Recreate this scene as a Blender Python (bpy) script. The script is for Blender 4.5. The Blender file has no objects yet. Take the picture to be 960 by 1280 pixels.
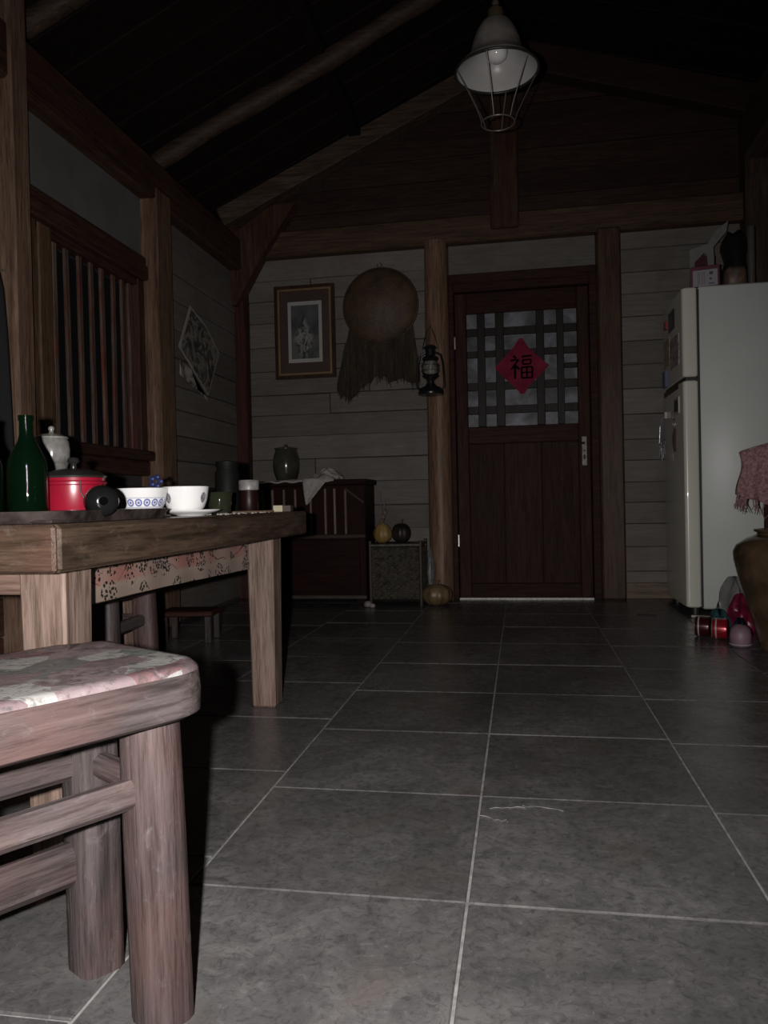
import bpy, bmesh, math, random
from math import sin, cos, pi, atan, radians
from mathutils import Vector, Matrix
random.seed(7)
sc = bpy.context.scene
COL = sc.collection

# ------------------------------------------------------------ camera
F, EYE = 960.0, 0.64
yaw, pitch, roll = atan(170 / F), -atan(12 / F), .022
fw = Vector((-sin(yaw) * cos(pitch), cos(yaw) * cos(pitch), sin(pitch)))
r0 = Vector((cos(yaw), sin(yaw), 0)); u0 = r0.cross(fw)
rt = r0 * cos(roll) - u0 * sin(roll); up = r0 * sin(roll) + u0 * cos(roll)
cd = bpy.data.cameras.new('camera'); cam = bpy.data.objects.new('camera', cd); COL.objects.link(cam)
cam.matrix_world = Matrix(((rt.x, up.x, -fw.x, 0), (rt.y, up.y, -fw.y, 0), (rt.z, up.z, -fw.z, EYE), (0, 0, 0, 1)))
cd.sensor_fit = 'HORIZONTAL'; cd.sensor_width = 36; cd.lens = 36 * F / 960; cd.clip_start = .02
sc.camera = cam
# ------------------------------------------------------------ world, the camera's flash, exposure
w = bpy.data.worlds.new('night'); sc.world = w; w.use_nodes = True
w.node_tree.nodes['Background'].inputs[0].default_value = (.75, .78, .9, 1)
w.node_tree.nodes['Background'].inputs[1].default_value = .0025
ld = bpy.data.lights.new('flash', 'SPOT'); ld.spot_size = radians(112); ld.spot_blend = 1.0; ld.energy = 185; ld.shadow_soft_size = .010; ld.color = (1, .96, .955)
fl = bpy.data.objects.new('flash', ld); COL.objects.link(fl); fl.location = Vector((0, 0, EYE)) - rt * .075 + up * .012 - fw * .01
fl.rotation_euler = (radians(90 - 5), 0, yaw + radians(2))
sc.view_settings.view_transform = 'Standard'; sc.view_settings.look = 'None'
sc.view_settings.gamma = 1; sc.view_settings.exposure = 0.0; sc.view_settings.use_curve_mapping = False

# ------------------------------------------------------------ node helpers
def newmat(name):
    m = bpy.data.materials.new(name); m.use_nodes = True
    nt = m.node_tree; b = nt.nodes['Principled BSDF']
    return m, nt, b
def nd(nt, t, **k):
    n = nt.nodes.new(t)
    for a, v in k.items():
        if a.startswith('i_'): n.inputs[a[2:].replace('_', ' ')].default_value = v
        else: setattr(n, a, v)
    return n
def L(nt, a, b): nt.links.new(a, b)
def c4(c): return (c[0], c[1], c[2], 1)
def ramp(nt, fac, stops):
    r = nt.nodes.new('ShaderNodeValToRGB'); e = r.color_ramp.elements
    while len(e) > 1: e.remove(e[-1])
    e[0].position = stops[0][0]; e[0].color = c4(stops[0][1])
    for p, c in stops[1:]:
        x = e.new(p); x.color = c4(c)
    L(nt, fac, r.inputs[0]); return r.outputs[0]
def mixc(nt, fac, a, b, mode='MIX'):
    m = nt.nodes.new('ShaderNodeMix'); m.data_type = 'RGBA'; m.blend_type = mode
    for s, v in ((m.inputs[0], fac), (m.inputs[6], a), (m.inputs[7], b)):
        if isinstance(v, (int, float)): s.default_value = v
        elif isinstance(v, (tuple, list)): s.default_value = c4(v)
        else: L(nt, v, s)
    return m.outputs[2]
def mth(nt, op, a, b=None, c=None):
    m = nt.nodes.new('ShaderNodeMath'); m.operation = op
    for i, v in enumerate((a, b, c)):
        if v is None: continue
        if isinstance(v, (int, float)): m.inputs[i].default_value = v
        else: L(nt, v, m.inputs[i])
    return m.outputs[0]
def coords(nt, scale, kind='Object', rand=True):
    tc = nt.nodes.new('ShaderNodeTexCoord'); v = tc.outputs[kind]
    if kind == 'World':
        pass
    if rand:
        oi = nt.nodes.new('ShaderNodeObjectInfo')
        s = nt.nodes.new('ShaderNodeVectorMath'); s.operation = 'MULTIPLY_ADD'
        L(nt, oi.outputs['Random'], s.inputs[0]); s.inputs[1].default_value = (37, 23, 51); L(nt, v, s.inputs[2]); v = s.outputs[0]
    mp = nt.nodes.new('ShaderNodeMapping'); L(nt, v, mp.inputs[0]); mp.inputs['Scale'].default_value = scale
    return mp.outputs[0]
def noise(nt, v, sc_=1, det=4, rough=.55, dist=0):
    n = nt.nodes.new('ShaderNodeTexNoise'); n.inputs['Scale'].default_value = sc_; n.inputs['Detail'].default_value = det
    n.inputs['Roughness'].default_value = rough; n.inputs['Distortion'].default_value = dist
    L(nt, v, n.inputs['Vector']); return n.outputs['Fac']
def voro(nt, v, s=1, feat='F1', out='Distance', rnd=1):
    n = nt.nodes.new('ShaderNodeTexVoronoi'); n.feature = feat; n.inputs['Scale'].default_value = s
    n.inputs['Randomness'].default_value = rnd
    L(nt, v, n.inputs['Vector']); return n.outputs[out]
def bump(nt, b, h, st=.3, d=.002):
    n = nt.nodes.new('ShaderNodeBump'); n.inputs['Strength'].default_value = st; n.inputs['Distance'].default_value = d
    L(nt, h, n.inputs['Height']); L(nt, n.outputs[0], b.inputs['Normal'])
_mc = {}
def cached(f):
    def g(*a, **k):
        key = (f.__name__, a, tuple(sorted(k.items())))
        if key not in _mc: _mc[key] = f(*a, **k)
        return _mc[key]
    return g
AX = {'x': (2.2, 34, 34), 'y': (34, 2.2, 34), 'z': (34, 34, 2.2)}
@cached
def wood(name, c1, c2, axis='z', rough=.55, stain=None, sa=.5, bm=.35, spots=None, contrast=1.0, fine=1.0, spec=.22):
    m, nt, b = newmat(name + '_' + axis)
    v = coords(nt, AX[axis]); g = noise(nt, v, 1.0, 6, .62, .8)
    col = ramp(nt, g, [(.5 - .22 / contrast, c1), (.5 + .2 / contrast, c2)])
    v2 = coords(nt, (3, 3, 3)); g2 = noise(nt, v2, 1.3, 4, .6, .5)
    if stain:
        f = ramp(nt, g2, [(.45, (0, 0, 0)), (.68, (sa, sa, sa))]); col = mixc(nt, f, col, stain)
    if spots:
        v3 = coords(nt, tuple(.5 * q + 22 for q in AX[axis])); g3 = noise(nt, v3, 1, 6, .75, .6)
        f = ramp(nt, g3, [(.56, (0, 0, 0)), (.74, (.6, .6, .6))]); col = mixc(nt, f, col, spots)
    v4 = coords(nt, tuple(4 * q for q in AX[axis])); g4 = noise(nt, v4, 1, 5, .7)
    col = mixc(nt, fine, col, ramp(nt, g4, [(.36, (.55, .53, .5)), (.5, (.95, .95, .95)), (.64, (1.15, 1.15, 1.15))]), 'MULTIPLY')
    oi = nt.nodes.new('ShaderNodeObjectInfo')
    k = mth(nt, 'MULTIPLY_ADD', oi.outputs['Random'], .36, .82)
    hs = nt.nodes.new('ShaderNodeHueSaturation'); L(nt, k, hs.inputs['Value']); L(nt, col, hs.inputs['Color'])
    L(nt, hs.outputs[0], b.inputs['Base Color'])
    h = mth(nt, 'ADD', g, mth(nt, 'MULTIPLY', g4, .5))
    bump(nt, b, h, bm, .004); b.inputs['Roughness'].default_value = rough; b.inputs['Specular IOR Level'].default_value = spec
    return m
@cached
def plain(name, c, rough=.5, metal=0., var=.15, s=12., bm=0., coat=0., c2=None, spec=.5):
    m, nt, b = newmat(name)
    v = coords(nt, (s, s, s)); g = noise(nt, v, 1, 5, .6)
    lo = tuple(x * (1 - var) for x in c); hi = c2 or tuple(min(1, x * (1 + var)) for x in c)
    L(nt, ramp(nt, g, [(.35, lo), (.65, hi)]), b.inputs['Base Color'])
    b.inputs['Roughness'].default_value = rough; b.inputs['Metallic'].default_value = metal
    b.inputs['Coat Weight'].default_value = coat; b.inputs['Specular IOR Level'].default_value = spec
    if bm: bump(nt, b, g, bm, .003)
    return m
@cached
def glass(name, c, rough=.03, trans=1.0, ior=1.45):
    m, nt, b = newmat(name)
    b.inputs['Base Color'].default_value = c4(c); b.inputs['Roughness'].default_value = rough
    b.inputs['Transmission Weight'].default_value = trans; b.inputs['IOR'].default_value = ior
    return m

# ------------------------------------------------------------ geometry helpers: everything returns (verts, faces)
def bx(x0, x1, y0, y1, z0, z1, bev=.003):
    c = ((x0 + x1) / 2, (y0 + y1) / 2, (z0 + z1) / 2); h = (abs(x1 - x0) / 2, abs(y1 - y0) / 2, abs(z1 - z0) / 2)
    bev = min(bev, min(h) * .8); V = []; idx = {}
    for sx in (-1, 1):
        for sy in (-1, 1):
            for sz in (-1, 1):
                s = (sx, sy, sz)
                for a in range(3):
                    p = [c[i] + s[i] * (h[i] - (0 if i == a else bev)) for i in range(3)]
                    idx[(s, a)] = len(V); V.append(tuple(p))
    Fs = []
    for a in range(3):
        o = [i for i in range(3) if i != a]
        for sg in (-1, 1):
            f = []
            for q in ((-1, -1), (1, -1), (1, 1), (-1, 1)):
                s = [0, 0, 0]; s[a] = sg; s[o[0]] = q[0]; s[o[1]] = q[1]; f.append(idx[(tuple(s), a)])
            Fs.append(f)
    for a in range(3):
        o = [i for i in range(3) if i != a]
        for q in ((-1, -1), (1, -1), (1, 1), (-1, 1)):
            s0 = [0, 0, 0]; s1 = [0, 0, 0]; s0[a] = -1; s1[a] = 1
            for s in (s0, s1): s[o[0]] = q[0]; s[o[1]] = q[1]
            Fs.append([idx[(tuple(s0), o[0])], idx[(tuple(s1), o[0])], idx[(tuple(s1), o[1])], idx[(tuple(s0), o[1])]])
    for sx in (-1, 1):
        for sy in (-1, 1):
            for sz in (-1, 1):
                s = (sx, sy, sz); Fs.append([idx[(s, 0)], idx[(s, 1)], idx[(s, 2)]])
    return V, Fs
def lathe(prof, n=28, c=(0, 0, 0), axis='z', sx=1., sy=1., wob=0.):
    V = []; Fs = []; rings = []
    for r, z in prof:
        if r < 1e-5: rings.append([len(V)]); V.append((0, 0, z)); continue
        ring = []
        for i in range(n):
            a = 2 * pi * i / n; k = 1 + wob * cos(a * 8)
            ring.append(len(V)); V.append((r * cos(a) * sx * k, r * sin(a) * sy * k, z))
        rings.append(ring)
    for A, B in zip(rings, rings[1:]):
        if len(A) == 1 and len(B) == 1: continue
        for i in range(n):
            j = (i + 1) % n
            if len(A) == 1: Fs.append([A[0], B[j], B[i]])
            elif len(B) == 1: Fs.append([A[i], A[j], B[0]])
            else: Fs.append([A[i], A[j], B[j], B[i]])
    if axis == 'y': V = [(x, -z, y) for x, y, z in V]      # axis points to -Y
    if axis == 'x': V = [(z, x, y) for x, y, z in V]
    return [(x + c[0], y + c[1], z + c[2]) for x, y, z in V], Fs
def tube(pts, r, n=8, closed=False):
    pts = [Vector(p) for p in pts]; m = len(pts); V = []; Fs = []
    rr = r if isinstance(r, (list, tuple)) else [r] * m
    prev = None
    for i, p in enumerate(pts):
        if closed: t = pts[(i + 1) % m] - pts[i - 1]
        else: t = pts[min(i + 1, m - 1)] - pts[max(i - 1, 0)]
        t.normalize()
        if prev is None:
            a = Vector((0, 0, 1)) if abs(t.z) < .9 else Vector((1, 0, 0)); nrm = t.cross(a).normalized()
        else: nrm = (prev - t * prev.dot(t)).normalized()
        prev = nrm; bn = t.cross(nrm)
        for k in range(n):
            a = 2 * pi * k / n; q = p + (nrm * cos(a) + bn * sin(a)) * rr[i]; V.append(tuple(q))
    for i in range(m if closed else m - 1):
        A = i * n; B = ((i + 1) % m) * n
        for k in range(n): Fs.append([A + k, A + (k + 1) % n, B + (k + 1) % n, B + k])
    if not closed: Fs += [list(range(n))[::-1], [(m - 1) * n + k for k in range(n)]]
    return V, Fs
def prism(poly, d0, d1, plane='xz'):
    """outline extruded: plane xz -> along y; yz -> along x; xy -> along z"""
    def P(a, b, d): return {'xz': (a, d, b), 'yz': (d, a, b), 'xy': (a, b, d)}[plane]
    n = len(poly); V = [P(a, b, d0) for a, b in poly] + [P(a, b, d1) for a, b in poly]
    Fs = [list(range(n)), list(range(n, 2 * n))[::-1]] + [[i, (i + 1) % n, n + (i + 1) % n, n + i] for i in range(n)]
    return V, Fs
def beam(a, b, w, h, bev=.006, upv=(0, 0, 1)):
    """box of width w, height h from a to b"""
    a = Vector(a); b = Vector(b); t = (b - a); Ln = t.length; t.normalize(); s = t.cross(Vector(upv)).normalized(); u = s.cross(t)
    V, Fs = bx(0, Ln, -w / 2, w / 2, -h / 2, h / 2, bev)
    return [tuple(a + t * x + s * y + u * z) for x, y, z in V], Fs
def grid(f, nu, nv):
    V = [tuple(f(i / nu, j / nv)) for j in range(nv + 1) for i in range(nu + 1)]
    Fs = [[j * (nu + 1) + i, j * (nu + 1) + i + 1, (j + 1) * (nu + 1) + i + 1, (j + 1) * (nu + 1) + i] for j in range(nv) for i in range(nu)]
    return V, Fs
def tr(g, M): return [tuple(M @ Vector(v)) for v in g[0]], g[1]

def mk(name, geoms, mat, parent=None, kind=None, label=None, smooth=None, thick=0, pos=None):
    if isinstance(geoms, tuple): geoms = [geoms]
    V = []; Fs = []
    for g in geoms:
        o = len(V); V += list(g[0]); Fs += [[i + o for i in f] for f in g[1]]
    if pos is None:
        lo = [min(v[i] for v in V) for i in range(3)]; hi = [max(v[i] for v in V) for i in range(3)]
        c = [(lo[0] + hi[0]) / 2, (lo[1] + hi[1]) / 2, (lo[2] + hi[2]) / 2]
    else: c = pos
    me = bpy.data.meshes.new(name); me.from_pydata([(v[0] - c[0], v[1] - c[1], v[2] - c[2]) for v in V], [], Fs); me.validate()
    bm = bmesh.new(); bm.from_mesh(me); bmesh.ops.recalc_face_normals(bm, faces=bm.faces); bm.to_mesh(me); bm.free()
    if smooth:
        me.shade_smooth()
        if smooth < 180: me.set_sharp_from_angle(angle=radians(smooth))
    me.materials.append(mat)
    o = bpy.data.objects.new(name, me); COL.objects.link(o); o.location = c
    if parent:
        o.parent = parent
        # geometry is given in the frame of the topmost parent
        if parent.type == 'MESH':
            o.location = Vector(c) - parent.location
    if kind: o['kind'] = kind
    if label: o['label'] = label
    if thick:
        s = o.modifiers.new('t', 'SOLIDIFY'); s.thickness = thick; s.offset = 0
    return o
def thing(name, label, cat, loc=(0, 0, 0), rz=0, group=None):
    o = bpy.data.objects.new(name, None); COL.objects.link(o); o.location = loc; o.rotation_euler = (0, 0, rz)
    o['label'] = label; o['category'] = cat; o.empty_display_size = .05
    if group: o['group'] = group
    return o
def tag(o, label, cat, group=None):
    o['label'] = label; o['category'] = cat
    if group: o['group'] = group
    return o
def struct(name, label=None, loc=(0, 0, 0)):
    o = bpy.data.objects.new(name, None); COL.objects.link(o); o.location = loc; o['kind'] = 'structure'
    if label: o['label'] = label
    return o
def dup(root, loc, rz, label=None, group=None):
    r = root.copy(); COL.objects.link(r); r.location = loc; r.rotation_euler = (0, 0, rz)
    if label: r['label'] = label
    if group: r['group'] = group
    for ch in list(root.children):
        c = ch.copy(); COL.objects.link(c); c.parent = r
        for g in ch.children:
            d = g.copy(); COL.objects.link(d); d.parent = c
    return r

# ------------------------------------------------------------ materials
R = random.Random(3)
POST = dict(c1=(.085, .050, .032), c2=(.235, .150, .100), rough=.42, stain=(.15, .075, .048), sa=.5)
def post_m(axis): return wood('post_wood', axis=axis, **POST)
def dkpost(axis): return wood('dark_post_wood', (.035, .016, .011), (.095, .050, .034), axis, .5, (.065, .024, .016), .5)
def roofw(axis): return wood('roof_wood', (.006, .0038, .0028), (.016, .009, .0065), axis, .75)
def raft(axis): return wood('rafter_wood', (.035, .022, .016), (.100, .067, .049), axis, .6, (.05, .03, .02), .5)
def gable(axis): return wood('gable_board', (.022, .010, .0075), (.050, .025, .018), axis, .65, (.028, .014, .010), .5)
def wash(axis): return wood('limewashed_board', (.122, .111, .099), (.176, .161, .144), axis, .6, (.130, .098, .086), .7, .25, contrast=.8, fine=.35)
def doorw(axis): return wood('door_wood', (.024, .0108, .009), (.052, .0255, .021), axis, .55, (.030, .018, .0145), .5, .2, spec=.05)
def redw(axis): return wood('red_lacquer_wood', (.015, .0055, .005), (.029, .0105, .009), axis, .5, (.03, .012, .01), .5, .2, spec=.06)
def tablew(axis): return wood('table_wood', (.024, .016, .011), (.105, .070, .048), axis, .35, (.090, .045, .033), .7, .5, (.14, .11, .095))
def legw(axis): return wood('table_leg_wood', (.075, .048, .036), (.255, .185, .150), axis, .45, (.19, .115, .09), .6, .6)
def stoolw(axis): return wood('stool_wood', (.026, .021, .021), (.078, .064, .062), axis, .42, (.078, .043, .038), .6, .8, (.120, .108, .106))
def windw(axis): return wood('window_wood', (.030, .012, .009), (.080, .038, .027), axis, .5, (.05, .03, .022), .5)

# ------------------------------------------------------------ floor with tiles
def tile_mat():
    m, nt, b = newmat('slate_tile')
    geo = nt.nodes.new('ShaderNodeNewGeometry')
    def gm(s):
        mp = nt.nodes.new('ShaderNodeMapping'); L(nt, geo.outputs['Position'], mp.inputs[0]); mp.inputs['Scale'].default_value = (s, s, s); return mp.outputs[0]
    oi = nt.nodes.new('ShaderNodeObjectInfo')
    a = noise(nt, gm(2.2), 1, 6, .6, .4); f = noise(nt, gm(60), 1, 8, .75, .8); s = noise(nt, gm(14), 1, 6, .65, 1.2)
    col = ramp(nt, a, [(.3, (.082, .079, .077)), (.5, (.118, .114, .111)), (.7, (.180, .174, .169))])
    col = mixc(nt, ramp(nt, s, [(.35, (.55, .55, .55)), (.6, (0, 0, 0))]), col, (.052, .052, .052))
    col = mixc(nt, ramp(nt, f, [(.36, (.65, .65, .65)), (.5, (0, 0, 0))]), col, (.040, .039, .038))
    col = mixc(nt, ramp(nt, f, [(.58, (0, 0, 0)), (.70, (.6, .6, .6))]), col, (.21, .205, .20))
    br = noise(nt, gm(3.1), 1.3, 4, .6, .8)
    col = mixc(nt, ramp(nt, br, [(.56, (0, 0, 0)), (.72, (.55, .55, .55))]), col, (.105, .080, .066))
    k = mth(nt, 'MULTIPLY_ADD', oi.outputs['Random'], .3, .85)
    hs = nt.nodes.new('ShaderNodeHueSaturation'); L(nt, k, hs.inputs['Value']); L(nt, col, hs.inputs['Color'])
    L(nt, hs.outputs[0], b.inputs['Base Color'])
    L(nt, ramp(nt, s, [(.3, (.16, .16, .16)), (.7, (.34, .34, .34))]), b.inputs['Roughness'])
    h = mth(nt, 'ADD', mth(nt, 'MULTIPLY', s, 1.0), mth(nt, 'MULTIPLY', f, .35))
    bump(nt, b, h, .3, .004)
    return m
TM = tile_mat()
floor = mk('floor', bx(-2.1, 1.9, -.6, 5.25, -.06, -.004, 0), plain('pale_grout', (.27, .262, .25), .8, s=40, var=.3, bm=.3), kind='structure', label='dark slate tile floor with pale joints')
G = .0024
def tile(x0, x1, y0, y1):
    dz = R.uniform(-.0008, .0008)
    V, Fs = bx(x0 + G, x1 - G, y0 + G, y1 - G, -.0045, dz, .0022)
    # lightly uneven corners
    tx, ty = R.uniform(-.001, .001), R.uniform(-.001, .001); cx, cy = (x0 + x1) / 2, (y0 + y1) / 2
    V = [(x, y, z + ((x - cx) * tx + (y - cy) * ty if z > -.003 else 0)) for x, y, z in V]
    mk('tile', (V, Fs), TM, floor)
xe = [-2.0, -1.505, -1.035, -.565, -.095, .375, .845, 1.315, 1.7]
rows = {0: 0, 1: .0, 2: .1, 3: 0, 4: 0, 5: -.035, 6: -.075, 7: -.04}
for ci in range(8):
    y = .32 + rows[ci]
    while y < 5.1:
        tile(xe[ci], xe[ci + 1], max(y, .2), min(y + .448, 5.16)); y += .448
# pieces of grout smears: a few raised mortar scraps on the joints
def smear(x, y, ln, an):
    pts = [(x + ln * t * cos(an) + R.uniform(-.004, .004), y + ln * t * sin(an) + R.uniform(-.008, .008), .0008) for t in [i / 7 for i in range(8)]]
    return tube(pts, [.0003 + .0007 * R.random() for _ in pts], 5)
mk('surface_crack', [smear(-.07, 1.60, .07, .15), smear(-.01, 1.615, .09, -.1), smear(-.09, 1.553, .06, -.3)], plain('pale_crack', (.22, .215, .205), .8), floor, kind='stuff')

# ------------------------------------------------------------ walls
def plank_x(parent, x0, x1, z0, z1, yf, mat, name='plank', th=.025, proud=.004):
    y = yf + R.uniform(-proud, proud); g = .0025
    g = .0014; V, Fs = bx(x0, x1, y, yf + th + .01, z0 + g, z1 - g, .003)
    t = R.uniform(-.004, .004)
    V = [(x, yy + (z - z0) * .02 if False else yy, z + (x - x0) / (x1 - x0) * t) for x, yy, z in V]
    return mk(name, (V, Fs), mat, parent)
wall_back = mk('wall_back', bx(-2.0, 1.75, 5.075, 5.2, 0, 2.5, 0), plain('wall_core', (.03, .025, .02), .9), kind='structure', label='back wall of limewashed horizontal boards')
def bay(x0, x1, z0, z1, mat, base=.148, parent=wall_back, split=None):
    z = z0
    while z < z1 - .03:
        h = min(base * R.uniform(.86, 1.16), z1 - z)
        if z1 - (z + h) < .05: h = z1 - z
        if split and R.random() < .4:
            m = x0 + (x1 - x0) * R.uniform(.3, .7); plank_x(parent, x0, m - .002, z, z + h, 5.045, mat); plank_x(parent, m + .002, x1, z, z + h, 5.045, mat)
        else: plank_x(parent, x0, x1, z, z + h, 5.045, mat)
        z += h
bay(-1.9, -.57, .02, 2.31, wash('x'), split=True)
bay(.63, 1.6, .02, 2.31, wash('x'), base=.14)
bay(-.43, .50, 2.10, 2.31, wash('x'), base=.2)
# gable boards, dark reddish
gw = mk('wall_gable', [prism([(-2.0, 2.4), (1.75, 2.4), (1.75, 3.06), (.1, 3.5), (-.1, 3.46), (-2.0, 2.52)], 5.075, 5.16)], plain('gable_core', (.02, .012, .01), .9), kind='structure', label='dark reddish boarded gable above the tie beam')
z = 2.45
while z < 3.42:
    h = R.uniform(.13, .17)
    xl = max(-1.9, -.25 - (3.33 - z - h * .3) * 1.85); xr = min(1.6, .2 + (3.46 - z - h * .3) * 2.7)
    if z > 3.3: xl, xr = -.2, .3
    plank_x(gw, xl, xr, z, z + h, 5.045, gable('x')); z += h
# left wall : x = -1.88
wall_left = mk('wall_left', [bx(-2.02, -1.9, -.6, 2.82, 0, 2.5, 0), bx(-2.02, -1.9, 3.72, 5.2, 0, 2.5, 0), bx(-2.02, -1.9, 2.82, 3.72, 1.80, 2.5, 0), bx(-2.02, -1.9, 2.82, 3.72, 0, .84, 0)],
               plain('left_core', (.05, .045, .04), .9), kind='structure', label='left wall with barred window')
def plank_y(parent, y0, y1, z0, z1, xf, mat, name='plank'):
    x = xf + R.uniform(-.004, .004)
    mk(name, bx(xf - .025, x, y0, y1, z0 + .0025, z1 - .0025, .004), mat, parent)
z = .02
while z < 2.3:
    h = R.uniform(.125, .165); plank_y(wall_left, 3.88, 5.045, z, z + h, -1.875, wash('y'))
    if z < .70: plank_y(wall_left, 2.65, 3.66, z, z + h, -1.875, dkpost('y')); plank_y(wall_left, .2, 2.53, z, z + h, -1.875, dkpost('y'))
    z += h
mk('plaster_panel', bx(-1.9, -1.872, 2.65, 3.66, 1.92, 2.22, .002), plain('grey_plaster', (.115, .112, .103), .85, s=6, var=.12, bm=.1), wall_left)
mk('plaster_panel', bx(-1.9, -1.872, -.4, 2.5, .80, 2.22, .002), plain('grey_plaster', (.115, .112, .103), .85, s=6, var=.12, bm=.1), wall_left)
# right wall
wall_right = mk('wall_right', bx(1.62, 1.75, -.6, 5.2, 0, 2.95, 0), plain('right_core', (.05, .04, .03), .9), kind='structure', label='dark right wall behind the refrigerator')
z = .02
while z < 2.6:
    h = R.uniform(.14, .17); mk('plank', bx(1.60 + R.uniform(-.003, .003), 1.63, -.4, 5.0, z + .002, z + h - .002, .004), dkpost('y'), wall_right); z += h

# ------------------------------------------------------------ posts and beams (setting trim)
n_trim = [0]
def trim(label, geoms, mat, smooth=None):
    n_trim[0] += 1
    return mk('trim_%d' % n_trim[0], geoms, mat, kind='structure', label=label, smooth=smooth)
trim('squared wooden pillar at the left edge, beside the window', bx(-1.97, -1.79, 2.53, 2.64, 0, 2.6, .012), wood('pillar_wood', (.075, .046, .031), (.215, .140, .095), 'z', .5, (.13, .07, .045), .5))
trim('squared wooden pillar between window and poster', bx(-1.97, -1.795, 3.655, 3.87, 0, 2.3, .03), post_m('z'), 40)
trim('wall plate beam along the top of the left wall', bx(-2.02, -1.80, -.4, 5.05, 2.21, 2.42, .012), dkpost('y'))
pr = [(.078, .03), (.080, .5), (.077, 1.2), (.079, 1.8), (.074, 2.32)]
trim('round log post left of the door', lathe([(0, .0)] + [(.079, 0)] + pr + [(0, 2.32)], 26, (-.508, 5.0, 0)), post_m('z'), 50)
trim('squared post right of the door', bx(.50, .645, 4.955, 5.06, 0, 2.32, .012), wood('door_post_wood', (.038, .020, .014), (.115, .066, .043), 'z', .5, (.07, .032, .022), .5))
trim('dark corner post at the left of the back wall', bx(-1.90, -1.80, 4.955, 5.06, 0, 2.52, .01), wood('corner_wood', (.03, .012, .01), (.09, .03, .022), 'z', .5))
trim('right corner post above the refrigerator', bx(1.36, 1.56, 4.90, 5.06, 0, 2.95, .015), raft('z'))
trim('tie beam across the back wall above the door', bx(-1.9, 1.6, 4.965, 5.06, 2.30, 2.47, .012), wood('tie_wood', (.040, .022, .014), (.12, .070, .042), 'x', .55, (.07, .04, .025), .5))
trim('king post in the gable above the door', bx(-.15, .03, 4.93, 5.05, 2.36, 3.42, .01), dkpost('z'))
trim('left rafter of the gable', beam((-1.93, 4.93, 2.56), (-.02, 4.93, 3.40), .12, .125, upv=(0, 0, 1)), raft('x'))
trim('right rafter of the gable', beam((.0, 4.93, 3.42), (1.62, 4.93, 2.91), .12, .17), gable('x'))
trim('diagonal knee brace at the left corner', prism([(-1.84, 1.98), (-1.672, 2.265), (-1.42, 2.62), (-1.58, 2.62), (-1.90, 2.42), (-1.90, 1.98)], 4.90, 5.0), dkpost('z'))
trim('round rafter pole running up from the window pillar', tube([(-1.95 + t * 1.75, 4.0, 2.545 + t * .80 + .008 * sin(t * 9)) for t in [i / 14 for i in range(15)]], [.050 + .005 * sin(i * 1.7) for i in range(15)], 12), raft('x'), 60)
trim('rafter pole at the upper left corner', tube([(-1.95 + t * 1.75, 2.85, 2.60 + t * .80) for t in [i / 6 for i in range(7)]], .048, 12), raft('x'), 60)
trim('wall plate beam along the top of the right wall', bx(1.35, 1.62, -.4, 4.92, 2.63, 2.95, .02), raft('y'))
trim('plank skirting on the right bay of the back wall', bx(.645, 1.5, 5.02, 5.05, 0, .10, .004), wood('skirt_wood', (.10, .07, .05), (.2, .15, .11), 'x', .6))

# ------------------------------------------------------------ ceiling: sloping board roof
ceil = struct('ceiling', 'dark board roof sloping up to the ridge')
def slope_board(y0, y1, xa, za, xb, zb):
    d = R.uniform(-.004, .004)
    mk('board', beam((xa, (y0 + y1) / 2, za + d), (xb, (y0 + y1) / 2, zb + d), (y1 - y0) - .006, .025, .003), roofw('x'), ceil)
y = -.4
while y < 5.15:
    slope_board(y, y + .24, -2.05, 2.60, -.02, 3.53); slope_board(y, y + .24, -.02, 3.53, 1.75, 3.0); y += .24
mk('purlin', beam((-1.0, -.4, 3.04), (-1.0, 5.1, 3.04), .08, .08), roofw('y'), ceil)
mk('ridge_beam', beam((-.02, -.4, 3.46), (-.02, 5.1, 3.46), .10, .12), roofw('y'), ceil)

# ------------------------------------------------------------ window 1 (left wall)
win = struct('window_1', 'barred wooden window in the left wall')
mk('window_head', [bx(-1.93, -1.835, 2.66, 3.655, 1.79, 1.865, .006), bx(-1.93, -1.845, 2.66, 3.655, 1.865, 1.91, .006), bx(-1.93, -1.865, 2.78, 3.655, 1.755, 1.79, .004)], windw('y'), win)
mk('window_sill', [bx(-1.93, -1.82, 2.66, 3.655, .875, .925, .006), bx(-1.93, -1.85, 2.66, 3.655, .80, .875, .006)], windw('y'), win)
mk('jamb', bx(-1.95, -1.86, 2.78, 2.868, .925, 1.79, .005), wood('jamb_wood', (.06, .035, .02), (.15, .09, .055), 'z', .55), win)
mk('jamb', bx(-1.95, -1.868, 2.63, 2.778, .925, 1.80, .004), wood('jamb_wood', (.06, .035, .02), (.15, .09, .055), 'z', .55), win)
mk('jamb', bx(-1.95, -1.86, 3.585, 3.655, .925, 1.79, .005), windw('z'), win)
barw = wood('bar_wood', (.060, .040, .030), (.15, .105, .08), 'z', .55, (.13, .036, .024), .9, .4)
for i, yy in enumerate((2.935, 3.03, 3.128, 3.222, 3.315, 3.41, 3.50, 3.57)):
    V, Fs = bx(-1.907, -1.893, yy - .015, yy + .015, .925, 1.76, .003)
    t = R.uniform(-.006, .006)
    mk('bar', ([(x, y + (z - 1.3) * t * 2, z) for x, y, z in V], Fs), barw, win)

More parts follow.
